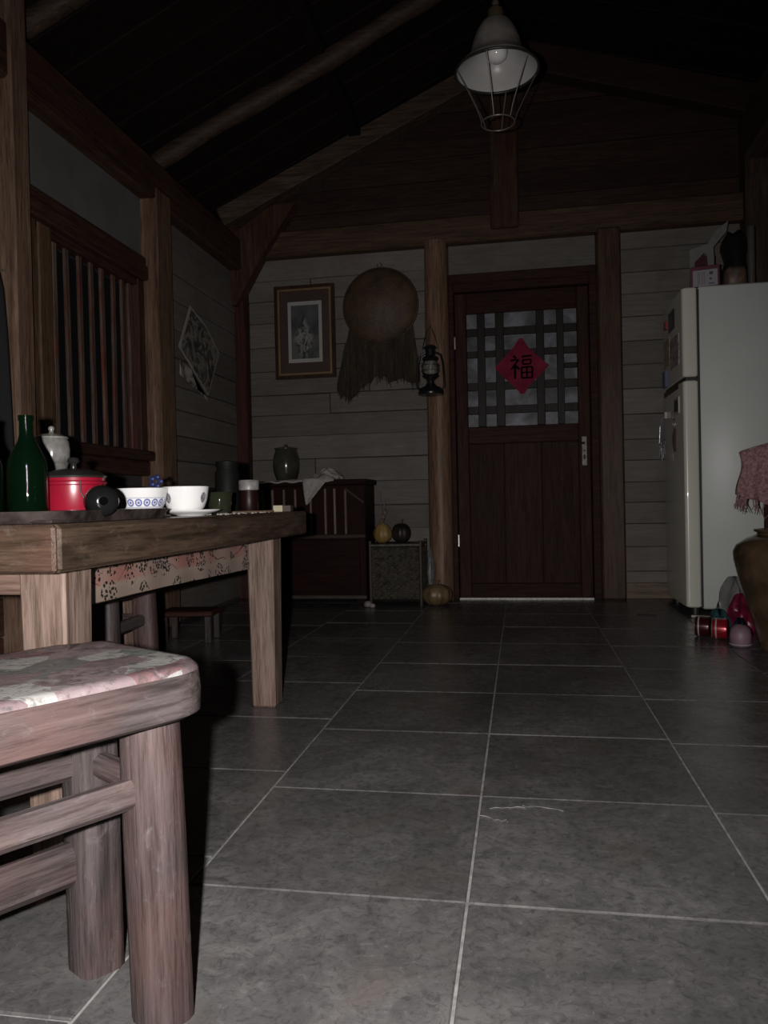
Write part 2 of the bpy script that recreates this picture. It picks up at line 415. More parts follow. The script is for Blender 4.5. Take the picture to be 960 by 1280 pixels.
# ------------------------------------------------------------ door 1
door = struct('door_1', 'dark red wooden door with glazed lattice', (0, 0, 0))
DY = 5.005
mk('door_frame', [bx(-.43, -.398, DY - .02, 5.06, 0, 2.042, .004), bx(.452, .50, DY - .02, 5.06, 0, 2.042, .004), bx(-.398, .452, DY - .02, 5.06, 1.985, 2.04, .004), bx(-.43, .50, DY - .005, 5.06, 2.04, 2.105, .006)], doorw('x'), door)
mk('stile', bx(-.394, -.318, DY, DY + .045, .012, 1.978, .005), doorw('z'), door)
mk('stile', bx(.375, .448, DY, DY + .045, .012, 1.978, .005), doorw('z'), door)
mk('rail', bx(-.318, .375, DY, DY + .045, 1.845, 1.978, .005), doorw('x'), door)
mk('rail', bx(-.318, .375, DY, DY + .045, 1.005, 1.115, .005), doorw('x'), door)
mk('rail', bx(-.318, .375, DY, DY + .045, .012, .10, .005), doorw('x'), door)
for a, b2 in ((-.318, -.095), (-.092, .14), (.143, .375)):
    mk('door_panel', bx(a, b2, DY + .012, DY + .04, .10, 1.005, .004), doorw('z'), door)
x0, x1, z0, z1 = -.318, .375, 1.115, 1.845; W = x1 - x0; H = z1 - z0
cols = [(0, .095), (.168, .263), (.343, .635), (.708, .82), (.883, 1)]
rws = [(0, .11), (.18, .32), (.39, .61), (.67, .80), (.87, 1)]
latw = wood('lattice_wood', (.007, .006, .005), (.018, .014, .011), 'z', .5)
for a, b2 in zip(cols, cols[1:]): mk('lattice_bar', bx(x0 + a[1] * W, x0 + b2[0] * W, DY + .004, DY + .03, z0, z1, .003), latw, door)
for a, b2 in zip(rws, rws[1:]): mk('lattice_bar', bx(x0, x1, DY + .008, DY + .034, z0 + a[1] * H, z0 + b2[0] * H, .003), latw, door)
mk('lattice_bar', bx(x0 + cols[4][0] * W, x1, DY + .008, DY + .034, z0 + .485 * H, z0 + .53 * H, .003), latw, door)
def pane_mat():
    m, nt, b = newmat('painted_gleam_pane')
    v = coords(nt, (7, 7, 7)); g = noise(nt, v, 1, 5, .6, .6)
    L(nt, ramp(nt, g, [(.3, (.07, .07, .07)), (.5, (.15, .15, .16)), (.68, (.26, .26, .29))]), b.inputs['Base Color'])  # bluish grey gleam of dusk and reflections painted into the glass colour
    b.inputs['Roughness'].default_value = .18; return m
PM = pane_mat()
for c in cols:
    for r_ in rws: mk('pane', bx(x0 + c[0] * W, x0 + c[1] * W, DY + .026, DY + .032, z0 + r_[0] * H, z0 + r_[1] * H, .0005), PM, door)
nk = plain('worn_nickel', (.42, .40, .37), .35, .7, s=30)
hd = mk('handle_plate', bx(.392, .424, DY - .006, DY, .845, 1.03, .004), plain('tarnished_plate', (.17, .155, .14), .5, .3, s=60, var=.35), door)
mk('door_handle', [tube([(.408, DY - .004, .985), (.408, DY - .05, .985)], .008, 10), tube([(.408, DY - .045, .985), (.36, DY - .05, .983), (.325, DY - .045, .98)], .008, 10)], plain('dark_brass', (.08, .065, .05), .35, .8), hd)
mk('keyhole', [bx(.402, .414, DY - .0075, DY - .006, .885, .915, .001), lathe([(0, 0), (.006, 0)], 10, (.408, DY - .008, .94), 'y')], plain('black_hole', (.01, .01, .01), .6), hd)
mk('gap_light_strip', bx(-.395, .45, DY - .03, DY + .05, -.002, .010, .002), plain('painted_gap_light', (.70, .69, .64), .45, s=60, var=.25), door)  # pale strip added to stand for outside light leaking under the door
mk('hinge', [bx(-.404, -.39, DY - .008, DY, .34, .42, .002), bx(-.404, -.39, DY - .008, DY, 1.62, 1.70, .002)], nk, door)

# red paper diamond with the character for good fortune
fu = thing('paper_sign', 'red diamond paper sign with a black character on the door glass', 'sign', (.028, DY, 1.49))
def diamond(s, y0, y1): return prism([(-s, 0), (0, -s * 1.06), (s, 0), (0, s * 1.06)], y0, y1)
pm_, nt_, b_ = newmat('red_paper'); g_ = noise(nt_, coords(nt_, (14, 14, 14)), 1, 4); L(nt_, ramp(nt_, g_, [(.35, (.145, .008, .026)), (.7, (.225, .018, .045))]), b_.inputs['Base Color']); b_.inputs['Roughness'].default_value = .6; b_.inputs['Specular IOR Level'].default_value = .08
mk('paper', prism([(-.17, 0), (-.135, -.045), (-.045, -.13), (-.01, -.175), (.012, -.175), (.05, -.12), (.13, -.045), (.172, .0), (.13, .035), (.045, .12), (.008, .18), (-.012, .18), (-.05, .125), (-.13, .04)], -.0022, .0), pm_, fu)
bk = plain('black_ink', (.008, .005, .006), .8, spec=0.)
def st(x0, z0, x1, z1, w0=.011):
    w0 *= 1.15; d = Vector((x1 - x0, z1 - z0)); d.normalize(); n = Vector((-d.y, d.x)) * w0 / 2
    return prism([(x0 + n.x, z0 + n.y), (x0 - n.x, z0 - n.y), (x1 - n.x * .8, z1 - n.y * .8), (x1 + n.x * .8, z1 + n.y * .8)], -.0036, -.0022)
S = [st(-.050, .070, -.034, .052, .016), st(-.070, .040, -.018, .044), st(-.018, .044, -.066, -.018, .012), st(-.042, .010, -.042, -.078, .015), st(-.036, .004, -.014, -.018, .014),
     st(.002, .062, .066, .066, .012), st(.008, .040, .008, .012), st(.008, .040, .060, .042), st(.060, .042, .056, .012), st(.008, .014, .058, .014),
     st(.0, -.006, .0, -.076, .012), st(.0, -.006, .068, -.004), st(.068, -.004, .066, -.078, .012), st(.0, -.074, .066, -.074), st(.033, -.006, .033, -.074, .010), st(.0, -.040, .066, -.040, .010)]
mk('brush_character', S, bk, fu)

# ------------------------------------------------------------ framed picture
pf = thing('framed_picture', 'framed black and white print with brown mat on the back wall', 'picture', (-1.402, 5.035, 1.80))
hw, hh = .208, .312
def ringf(w1, h1, w2, h2, y0, y1):
    V = []
    for y in (y0, y1):
        for a, b2 in ((w1, h1), (w2, h2)): V += [(-a, y, -b2), (a, y, -b2), (a, y, b2), (-a, y, b2)]
    Fs = []
    for k in range(4):
        j = (k + 1) % 4
        Fs += [[k, j, 4 + j, 4 + k], [8 + k, 8 + j, 12 + j, 12 + k], [k, j, 8 + j, 8 + k], [4 + k, 4 + j, 12 + j, 12 + k]]
    return V, Fs
mk('frame', ringf(hw, hh, hw - .022, hh - .022, -.03, .0), wood('frame_wood', (.022, .011, .008), (.055, .028, .018), 'z', .35), pf)
mk('gilt_slip', ringf(hw - .022, hh - .022, hw - .036, hh - .036, -.026, -.002), plain('dull_gilt', (.24, .155, .08), .4, .4), pf)
mk('brown_mat', bx(-hw + .036, hw - .036, -.012, -.004, -hh + .036, hh - .036, .001), plain('brown_mat', (.045, .023, .017), .7), pf)
mk('white_mat', ringf(.118, .205, .096, .180, -.0145, -.012), plain('white_card', (.34, .33, .31), .7, var=.05), pf)
pm2, nt2, b2_ = newmat('print'); v = coords(nt2, (1, 1, 1), rand=False)
g = noise(nt2, v, 14, 6, .65, 1.0); big = noise(nt2, v, 5.5, 3, .5, .3)
sx = nt2.nodes.new('ShaderNodeSeparateXYZ'); L(nt2, v, sx.inputs[0])
blob = mth(nt2, 'SUBTRACT', .12, mth(nt2, 'ADD', mth(nt2, 'MULTIPLY', mth(nt2, 'ABSOLUTE', mth(nt2, 'ADD', sx.outputs[0], .01)), 1.5), mth(nt2, 'MULTIPLY', mth(nt2, 'ABSOLUTE', mth(nt2, 'ADD', sx.outputs[2], .05)), .6)))
base = ramp(nt2, big, [(.35, (.02, .02, .02)), (.6, (.09, .09, .088))])
fig = ramp(nt2, g, [(.42, (.015, .015, .015)), (.52, (.24, .24, .23)), (.62, (.05, .05, .05))])
L(nt2, mixc(nt2, ramp(nt2, blob, [(.0, (0, 0, 0)), (.04, (1, 1, 1))]), base, fig), b2_.inputs['Base Color']); b2_.inputs['Roughness'].default_value = .6
mk('print', bx(-.096, .096, -.0135, -.012, -.180, .180, .0002), pm2, pf)

# ------------------------------------------------------------ bamboo hat and palm fibre cape on the wall
cp = thing('rain_cape', 'brown palm fibre rain cape with ragged hem hanging below the hat', 'cape', (-.88, 5.0, 1.7))
fib = wood('palm_fibre', (.026, .020, .014), (.075, .058, .041), 'z', .9, (.03, .022, .014), .4, .8)
def hem(x):   # x local
    pts = [(-.30, -.30), (-.275, -.36), (-.20, -.37), (-.13, -.30), (-.04, -.245), (.03, -.235), (.06, -.27), (.12, -.25), (.17, -.26), (.21, -.30), (.24, -.29), (.26, -.24)]
    for (a, za), (b2, zb) in zip(pts, pts[1:]):
        if a <= x <= b2: return za + (zb - za) * (x - a) / (b2 - a)
    return -.3
RR = random.Random(11)
def cape(u, v):
    top = .15 + .06 * sin(u * pi); xb = -.295 + u * .55; xt = -.19 + u * .40
    zz = top + (hem(xb) - top) * v; x = xt + (xb - xt) * min(1, v * 1.1)
    return (x, -.025 - .012 * sin(u * 31) * v - .015 * sin(u * pi), zz + RR.uniform(-.012, .012) * v)
mk('cape_body', grid(cape, 40, 10), fib, cp, thick=.012)
ss = []
for i in range(300):
    u = RR.random(); v = RR.uniform(.2, .8); a = Vector(cape(u, v)); b2 = Vector(cape(min(1, max(0, u + RR.uniform(-.03, .03))), min(1.0, v + .25)))
    if v > .6: b2 = Vector(cape(u, 1.0)) + Vector((RR.uniform(-.012, .012), 0, RR.uniform(-.045, .0)))
    o = Vector((0, -.012 - RR.random() * .012, 0)); ss.append(tube([a + o, (a + b2) / 2 + o * 1.4, b2 + o * .6], [.003, .0028, .001], 4))
mk('fibre_strands', ss, fib, cp, kind='stuff')
ht = thing('bamboo_hat', 'round woven brown hat hung high on the back wall boards', 'hat', (-.873, 4.965, 1.925))
def weave(name, c1, c2, s=1.):
    m, nt, b = newmat(name); v = coords(nt, (1, 1, 1), rand=False)
    w1 = nt.nodes.new('ShaderNodeTexWave'); w1.wave_type = 'RINGS'; w1.rings_direction = 'Y'; w1.inputs['Scale'].default_value = 30 * s; w1.inputs['Distortion'].default_value = 5.0; w1.inputs['Detail Scale'].default_value = 3.0; L(nt, v, w1.inputs[0])
    g = noise(nt, v, 9, 5, .7, .5); f = mth(nt, 'ADD', mth(nt, 'MULTIPLY', w1.outputs['Fac'], .18), mth(nt, 'MULTIPLY', g, .82))
    L(nt, ramp(nt, f, [(.3, c1), (.65, c2)]), b.inputs['Base Color']); bump(nt, b, f, .8, .006); b.inputs['Roughness'].default_value = .6; return m
hm = weave('woven_bamboo', (.034, .019, .011), (.105, .062, .034))
mk('hat_crown', lathe([(.243, 0), (.244, .012), (.238, .028), (.21, .05), (.16, .078), (.10, .10), (.05, .113), (0, .118)], 48, (0, 0, 0), 'y'), hm, ht, smooth=60)
mk('hat_rim', tube([(.244 * cos(a), -.006, .244 * sin(a)) for a in [2 * pi * i / 48 for i in range(48)]], .008, 8, True), plain('dark_cane', (.05, .032, .02), .6), ht, smooth=180)
mk('hanging_loop', tube([(.0 + .014 * cos(a), -.01, .262 + .018 * sin(a)) for a in [2 * pi * i / 16 for i in range(16)]], .0025, 6, True), plain('wire', (.2, .19, .18), .4, .8), ht, smooth=180)

# ------------------------------------------------------------ storm lantern on the post
ln = thing('storm_lantern', 'black kerosene lantern with glass globe hanging on the log post', 'lantern', (-.538, 4.835, 1.311))
bkm = plain('black_enamel', (.010, .010, .011), .28, .0, .3)
mk('oil_tank', lathe([(0, 0), (.078, 0), (.082, .01), (.080, .022), (.062, .045), (.035, .058), (.028, .07), (0, .07)], 28), bkm, ln, smooth=40)
mk('burner', lathe([(0, .065), (.022, .065), (.022, .09), (.05, .112), (.055, .122), (0, .122)], 24), bkm, ln, smooth=40)
mk('glass_globe', lathe([(.043, .122), (.052, .14), (.056, .165), (.052, .19), (.043, .212), (.037, .215)], 28), glass('lantern_glass', (.9, .9, .88), .08), ln, smooth=180, thick=.002)
mk('reflector_sleeve', lathe([(0, .124), (.040, .124), (.046, .165), (.039, .210), (0, .212)], 24), plain('sooty_white', (.42, .41, .39), .22, .2, .3), ln, smooth=60)
mk('chimney_cap', lathe([(0, .215), (.045, .215), (.052, .225), (.048, .236), (.030, .246), (.030, .285), (.040, .292), (.036, .305), (.018, .315), (0, .317)], 24), bkm, ln, smooth=40)
mk('side_tube', [tube([(s * .06, 0, .02), (s * .085, 0, .05), (s * .084, 0, .12), (s * .078, 0, .20), (s * .066, 0, .25), (s * .03, 0, .268)], .007, 8) for s in (-1, 1)], bkm, ln, smooth=60)
mk('globe_guard', [tube([(.060 * cos(a), .060 * sin(a), z) for a in [2 * pi * i / 20 for i in range(20)]], .0016, 5, True) for z in (.15, .185)], bkm, ln, smooth=180)
mk('bail_handle', tube([(.030 * cos(a) * (1 + .6 * (1 - sin(a))), 0, .29 + .135 * sin(a)) for a in [pi * i / 14 for i in range(15)]], .0022, 6), bkm, ln, smooth=180)
mk('suspension_wire', tube([(0, .0, .422), (.0, .04, .445), (0, .09, .458)], .0025, 6), plain('wire', (.2, .19, .18), .4, .8), ln)

# ------------------------------------------------------------ pendant lamp
pl = thing('pendant_lamp', 'hanging enamel pendant lamp with wire cage near the ridge', 'lamp', (-.055, 3.02, 2.29))
enam = plain('white_enamel', (.40, .39, .375), .35, 0, .05)
outer = plain('grey_outside', (.20, .18, .165), .4, 0, .25)
prof = [(.158, 0), (.160, .006), (.146, .022), (.118, .046), (.101, .072), (.092, .108), (.078, .148), (.061, .178), (.044, .196), (.028, .204)]
mk('lamp_shade', lathe(prof, 48), outer, pl, smooth=60)
mk('shade_lining', lathe([(r * .985, z + .0005 if i else z + .004) for i, (r, z) in enumerate([(p[0] - .003, p[1]) for p in prof])], 48), enam, pl, smooth=60)
mk('shade_rim', tube([(.159 * cos(a), .159 * sin(a), .002) for a in [2 * pi * i / 48 for i in range(48)]], .005, 8, True), plain('dark_rim', (.02, .018, .016), .4), pl, smooth=180)
mk('socket', lathe([(0, .196), (.028, .196), (.031, .212), (.030, .235), (.018, .246), (.010, .252), (0, .252)], 24), plain('brass_socket', (.25, .20, .12), .3, .8), pl, smooth=40)
mk('bulb', lathe([(0, .036), (.020, .039), (.036, .052), (.042, .072), (.040, .098), (.026, .135), (.016, .16), (.016, .20), (0, .20)], 28), plain('frosted_bulb', (.75, .74, .72), .12, 0, .03, coat=.5), pl, smooth=60)
wr = plain('cage_wire', (.20, .185, .17), .35, .6)
mk('cage_ring', tube([(.064 * cos(a), .064 * sin(a), -.195) for a in [2 * pi * i / 32 for i in range(32)]], .0028, 6, True), wr, pl, smooth=180)
for i in range(6):
    a = 2 * pi * (i + .3) / 6
    mk('cage_wire', tube([(.157 * cos(a), .157 * sin(a), .0), (.112 * cos(a), .112 * sin(a), -.085), (.078 * cos(a), .078 * sin(a), -.155), (.064 * cos(a), .064 * sin(a), -.195)], .0022, 6), wr, pl, smooth=60)
mk('hanging_rod', [tube([(0, 0, .25), (0, 0, 1.21)], .0055, 8), lathe([(0, .252), (.012, .254), (.0145, .264), (.010, .276), (0, .278)], 14)], plain('brass_rod', (.36, .31, .24), .3, .8), pl, smooth=60)

# ------------------------------------------------------------ posters on left wall
po = thing('wall_poster', 'tilted diamond poster of dark figures with pale edge on the left wall', 'poster', (-1.868, 4.36, 1.56))
def pmat(name, lo, mid, hi, s):
    m, nt, b = newmat(name); v = coords(nt, (1, 1, 1), rand=False); g = noise(nt, v, s, 4, .55, 2.0)
    L(nt, ramp(nt, g, [(.36, lo), (.5, mid), (.56, hi), (.7, lo)]), b.inputs['Base Color']); b.inputs['Roughness'].default_value = .5; return m
P4 = [(-.136, .25), (-.30, -.018), (.10, -.244), (.296, .052), (.10, .18)]
mk('sheet', prism(P4, -.002, .001, 'yz'), plain('pale_paper', (.33, .31, .28), .6), po)
mk('dark_print', prism([(a * .93 + .003, b2 * .93 - .002) for a, b2 in P4], .001, .0025, 'yz'), pmat('poster_print', (.04, .035, .03), (.10, .09, .08), (.26, .24, .21), 9), po)
sc_ = tag(mk('paper_scrap', prism([(4.075, 1.47), (4.22, 1.44), (4.31, 1.33), (4.46, 1.285), (4.44, 1.31), (4.25, 1.34), (4.075, 1.385)], -1.872, -1.868, 'yz'), pmat('scrap_print', (.42, .39, .35), (.30, .26, .22), (.05, .04, .03), 7)), 'small torn pale paper below the diamond poster', 'paper')

# ------------------------------------------------------------ table
tb = thing('dining_table', 'thick-topped worn square wooden table at the left with printed apron', 'table', (-1.0, 1.78, 0))
TX0, TX1, TY0, TY1 = -.30, .298, -.70, .70
V, Fs = bx(TX0, TX1, TY0, TY1, .545, .617, .006)
for a, b2, nm in ((TX0, -.105, 'top_board'), (-.1035, .10, 'top_board'), (.1015, TX1, 'top_board')):
    mk(nm, bx(a, b2, TY0 + .0, TY1, .541, .617, .007), tablew('y'), tb)
for sx_, sy_ in ((.19, -.545), (.19, .575), (-.26, -.545), (-.26, .575)):
    V, Fs = bx(sx_ - .044, sx_ + .044, sy_ - .044, sy_ + .044, 0, .541, .005)
    V = [((x - sx_) * (.86 + .14 * z / .54) + sx_, (y - sy_) * (.86 + .14 * z / .54) + sy_, z) for x, y, z in V]
    mk('leg', (V, Fs), legw('z'), tb)
# printed paper apron on the long side
am, nt, b = newmat('blossom_print'); v = coords(nt, (1, 1, 1), rand=False)
sp = nt.nodes.new('ShaderNodeSeparateXYZ'); L(nt, v, sp.inputs[0])
gz = mth(nt, 'ADD', sp.outputs[2], mth(nt, 'MULTIPLY', noise(nt, v, 9, 2), .012))
basec = ramp(nt, mth(nt, 'MULTIPLY_ADD', gz, 8., .5), [(.30, (.24, .185, .15)), (.46, (.28, .215, .175)), (.54, (.30, .14, .115)), (.9, (.27, .12, .10))])
fade = noise(nt, v, 5, 4); basec = mixc(nt, ramp(nt, fade, [(.42, (0, 0, 0)), (.60, (.9, .9, .9))]), basec, (.24, .185, .155))
cl = voro(nt, v, 15, 'F1', 'Distance', .6); dots = voro(nt, v, 120, 'F1', 'Distance', .9)
mask = mth(nt, 'MULTIPLY', mth(nt, 'LESS_THAN', cl, .48), mth(nt, 'LESS_THAN', dots, .44))
tw = mth(nt, 'LESS_THAN', mth(nt, 'ABSOLUTE', mth(nt, 'SUBTRACT', noise(nt, v, 7, 1, .4, .6), .5)), .004)
L(nt, mixc(nt, mth(nt, 'MAXIMUM', mask, mth(nt, 'MULTIPLY', tw, mth(nt, 'GREATER_THAN', gz, -.0))), basec, (.02, .016, .014)), b.inputs['Base Color']); b.inputs['Roughness'].default_value = .45
apx = .150
mk('apron', bx(apx - .022, apx, -.501, .531, .447, .541, .002), wood('apron_wood', (.1, .06, .04), (.2, .13, .09), 'y'), tb)
def wavyap(u, v_): return (apx + .0035 + .0015 * sin(u * 40), -.501 + u * 1.032, .444 + .006 * sin(u * 3 + 1) + v_ * (.0965 - .006 * sin(u * 3 + 1)))
mk('apron_paper', grid(wavyap, 60, 4), am, tb, thick=.001, label='faded pink apron print with black blossoms')
mk('apron', bx(-.216, .146, -.57, -.55, .492, .541, .003), legw('x'), tb)
mk('apron', bx(-.216, .146, .575, .595, .452, .541, .003), legw('x'), tb)
mk('apron', bx(-.29, -.27, -.501, .531, .452, .541, .003), legw('y'), tb)
mk('end_board', bx(TX0, TX1 - .001, TY0 - .012, TY0 - .0005, .5415, .6165, .005), tablew('x'), tb)
TZ = .6172

# tray
tyo = thing('serving_tray', 'glossy dark lacquered tray with raised rim on the table end', 'tray', (-.93, 1.39, TZ))
tm = plain('dark_lacquer', (.030, .022, .020), .25, 0, .5, 18, bm=.1, c2=(.07, .055, .05))
mk('tray_base', bx(-.26, .16, -.225, .225, 0, .006, .002), tm, tyo)
rc = .05; pts = []
for cx, cy, a0 in ((.16 - rc, .225 - rc, 0), (-.26 + rc, .225 - rc, 90), (-.26 + rc, -.225 + rc, 180), (.16 - rc, -.225 + rc, 270)):
    for k in range(7): a = radians(a0 + 15 * k); pts.append((cx + rc * cos(a), cy + rc * sin(a)))
n = len(pts)
V = []; Fs = []
for (x, y) in pts:
    c = Vector((-.05, 0)); p = Vector((x, y)); dv = (p - c); dv = Vector((x - max(-.21, min(.11, x)), y - max(-.175, min(.175, y)))).normalized()
    for off, zz in ((0, 0), (.006, .012), (.010, .0205), (.0, .0215), (-.006, .018), (-.008, .006)):
        V.append((x + dv.x * off, y + dv.y * off, zz))
for i in range(n):
    for k in range(6): a = i * 6; b2 = ((i + 1) % n) * 6; Fs.append([a + k, b2 + k, b2 + (k + 1) % 6, a + (k + 1) % 6])
mk('tray_rim', (V, Fs), tm, tyo, smooth=50)
TRZ = TZ + .0062

# green bottles
@cached
def bottle_glass():
    m, nt, b = newmat('green_glass'); b.inputs['Base Color'].default_value = (.009, .040, .015, 1); b.inputs['Roughness'].default_value = .05
    b.inputs['Transmission Weight'].default_value = .85; b.inputs['Specular IOR Level'].default_value = .7
    v = coords(nt, (1, 1, 1), rand=False); wv_ = nt.nodes.new('ShaderNodeTexWave'); wv_.wave_type = 'BANDS'; wv_.bands_direction = 'Z'
    wv_.inputs['Scale'].default_value = 85; wv_.inputs['Distortion'].default_value = 1.2; L(nt, v, wv_.inputs[0]); bump(nt, b, wv_.outputs['Fac'], 1., .00022)
    return m
def bottle(loc, label, s=1.0):
    t = thing('green_bottle', label, 'bottle', loc, group=None)
    pr = [(0, .002), (.032, 0), (.0375, .006), (.0375, .098), (.036, .112), (.026, .135), (.0165, .152), (.0135, .165), (.0128, .192), (.0145, .193), (.0145, .203), (.0115, .203)]
    pr = [(r * s, z * s) for r, z in pr]
    inn = [(max(r - .003, 0), z) for r, z in pr[::-1][1:] if z > .004] + [(0, .008)]
    mk('glass_body', lathe(pr + inn, 36), bottle_glass(), t, smooth=50)
    mk('cast_residue', lathe([(0, .009), (.033, .009), (.033, .02), (0, .02)], 24), plain('dark_liquid', (.006, .012, .006), .3), t)
    return t
bottle((-.955, 1.37, TRZ), 'green glass bottle on the tray beside the red pot')
bottle((-1.062, 1.38, TRZ), 'green glass bottle cut by the left edge of the photo')
# red enamel pot
rp = thing('enamel_pot', 'red enamel pot with dark lid on the tray', 'pot', (-.930, 1.49, TRZ))
redm = plain('red_enamel', (.25, .007, .022), .3, 0, .12, coat=.3)
mk('pot_body', lathe([(0, 0), (.060, 0), (.063, .004), (.063, .066), (.066, .068), (.066, .073), (.063, .076), (.064, .082), (.060, .082), (.059, .006), (0, .006)], 40), redm, rp, smooth=40)
lm = plain('dark_lid', (.035, .033, .03), .3, .4, .3)
ld_ = mk('pot_lid', lathe([(.066, .082), (.067, .086), (.055, .094), (.03, .101), (0, .103)], 40), lm, rp, smooth=50)
mk('lid_knob', lathe([(0, .10), (.007, .102), (.006, .112), (.013, .118), (.010, .125), (0, .127)], 18), lm, ld_, smooth=60)
mk('pot_handle', tube([(.058, -.025, .058), (.082, -.032, .064), (.095, -.036, .052), (.088, -.034, .032), (.060, -.027, .022)], .004, 8), redm, rp, smooth=60)
mk('handle_wire', tube([(.044, -.048, .075), (.05, -.056, .05), (.062, -.056, .028), (.07, -.05, .02)], .0015, 6), plain('wire', (.2, .19, .18), .4, .8), rp)
# black round jar lying on its side
bj = thing('black_flask', 'glossy black round flask lying on its side in front of the red pot', 'flask', (-.758, 1.31, TRZ + .0305))
g = lathe([(0, .006), (.006, .006), (.008, 0), (.012, .0), (.024, .005), (.0295, .015), (.0305, .03), (.029, .04), (.026, .046), (.026, .052), (.029, .056), (.0285, .066), (.022, .072), (0, .072)], 36)
M_ = Matrix.Rotation(radians(38), 4, 'Z') @ Matrix.Rotation(radians(90), 4, 'X') @ Matrix.Scale(-1, 4, Vector((0, 0, 1)))
mk('flask_body', tr(g, M_), plain('gloss_black', (.008, .008, .008), .12, 0, .2, coat=.6), bj, smooth=50)
mk('mouth', tr(lathe([(0, -.0005), (.007, -.0005), (.007, .004), (0, .004)], 20), M_), plain('deep_black', (.002, .002, .002), 1., spec=0.), bj)
# bowl with blue band
bw = thing('patterned_bowl', 'white porcelain bowl with blue patterned band behind the black flask', 'bowl', (-.886, 1.70, TZ))
def bandmat():
    m, nt, b = newmat('blue_band_porcelain'); v = coords(nt, (1, 1, 1), rand=False)
    s = nt.nodes.new('ShaderNodeSeparateXYZ'); L(nt, v, s.inputs[0])
    ang = mth(nt, 'MULTIPLY', mth(nt, 'ARCTAN2', s.outputs[1], s.outputs[0]), 18 / (2 * pi))
    fr = mth(nt, 'SUBTRACT', mth(nt, 'FRACT', ang), .5)
    zc = mth(nt, 'MULTIPLY', mth(nt, 'SUBTRACT', s.outputs[2], .0), 1 / .021)
    d = mth(nt, 'SQRT', mth(nt, 'ADD', mth(nt, 'MULTIPLY', fr, fr), mth(nt, 'MULTIPLY', zc, zc)))
    ring = mth(nt, 'LESS_THAN', mth(nt, 'ABSOLUTE', mth(nt, 'SUBTRACT', d, .34)), .09); dot = mth(nt, 'LESS_THAN', d, .16)
    line = mth(nt, 'MULTIPLY', mth(nt, 'LESS_THAN', mth(nt, 'ABSOLUTE', mth(nt, 'SUBTRACT', mth(nt, 'ABSOLUTE', zc), .52)), .05), .55)
    p = mth(nt, 'MAXIMUM', mth(nt, 'MAXIMUM', ring, dot), line)
    L(nt, mixc(nt, mth(nt, 'MULTIPLY', p, .85), (.78, .78, .76), (.055, .09, .33)), b.inputs['Base Color']); b.inputs['Roughness'].default_value = .12; return m
mk('bowl_body', lathe([(0, .003), (.030, .003), (.031, 0), (.034, 0), (.036, .006), (.048, .020), (.056, .040), (.059, .060), (.061, .068), (.0595, .069), (.056, .060), (.052, .040), (.044, .022), (.03, .009), (0, .008)], 48), bandmat(), bw, smooth=60)
# cup on saucer
sa = tag(mk('saucer', lathe([(0, .002), (.032, .002), (.034, 0), (.038, .003), (.058, .008), (.071, .013), (.072, .015), (.055, .012), (.036, .007), (0, .006)], 48, (-.806, 1.80, TZ)), plain('white_porcelain', (.78, .78, .76), .12, 0, .02), smooth=60), 'shallow white saucer under the white cup', 'saucer')
cu = thing('white_cup', 'white cup with small dark printed motifs standing on the saucer', 'cup', (-.818, 1.795, TZ + .0078))
mk('cup_body', lathe([(0, .001), (.030, .001), (.031, 0), (.037, .002), (.046, .014), (.052, .030), (.0555, .050), (.0575, .064), (.056, .065), (.053, .050), (.049, .030), (.042, .014), (.03, .007), (0, .006)], 48), plain('white_porcelain', (.78, .78, .76), .12, 0, .02), cu, smooth=60)
for a0 in (-14, -116):
    def deca(u, v_, a0=a0):
        a = radians(a0) + (u - .5) * .34; z = .024 + v_ * .026; k = abs(v_ - .5) * 2; a = radians(a0) + (a - radians(a0)) * math.sqrt(max(.02, 1 - k * k)); rr = .0497 + (z - .024) * .21 + .0012; return (rr * cos(a), rr * sin(a), z)
    mk('printed_motif', grid(deca, 8, 8), plain('motif_ink', (.05, .05, .07), .3, var=.6, s=260, c2=(.35, .35, .36)), cu)
# glass jar with stem behind the pot
gj = thing('glass_jar', 'clear rounded glass jar with knobbed lid behind the red pot', 'jar', (-1.170, 1.78, TZ))
gg = plain('cloudy_glass', (.16, .155, .14), .15, 0, .35, 20, c2=(.30, .29, .27))
mk('jar_foot', lathe([(0, 0), (.042, 0), (.044, .006), (.03, .015), (.022, .05), (.02, .10), (.024, .115), (0, .115)], 30), glass('clear_glass', (.85, .86, .84), .08), gj, smooth=60)
mk('jar_bowl', lathe([(0, .112), (.024, .113), (.036, .128), (.042, .15), (.0435, .175), (.041, .195), (.036, .205), (.034, .205), (.038, .19), (.040, .170), (.038, .15), (.03, .128), (0, .118)], 36), gg, gj, smooth=60)
mk('jar_lid', lathe([(.040, .203), (.040, .207), (.025, .214), (.007, .217), (.005, .222), (.008, .228), (.006, .234), (0, .236)], 30), gg, gj, smooth=60)
# green tumbler
tag(mk('green_tumbler', lathe([(0, 0), (.026, 0), (.029, .005), (.0325, .035), (.034, .060), (.0325, .061), (.030, .035), (.026, .007), (0, .007)], 32, (-.812, 2.0, TZ)), glass('olive_glass', (.085, .095, .055), .06, .75), smooth=60), 'small olive green glass tumbler right behind the white cup', 'glass')
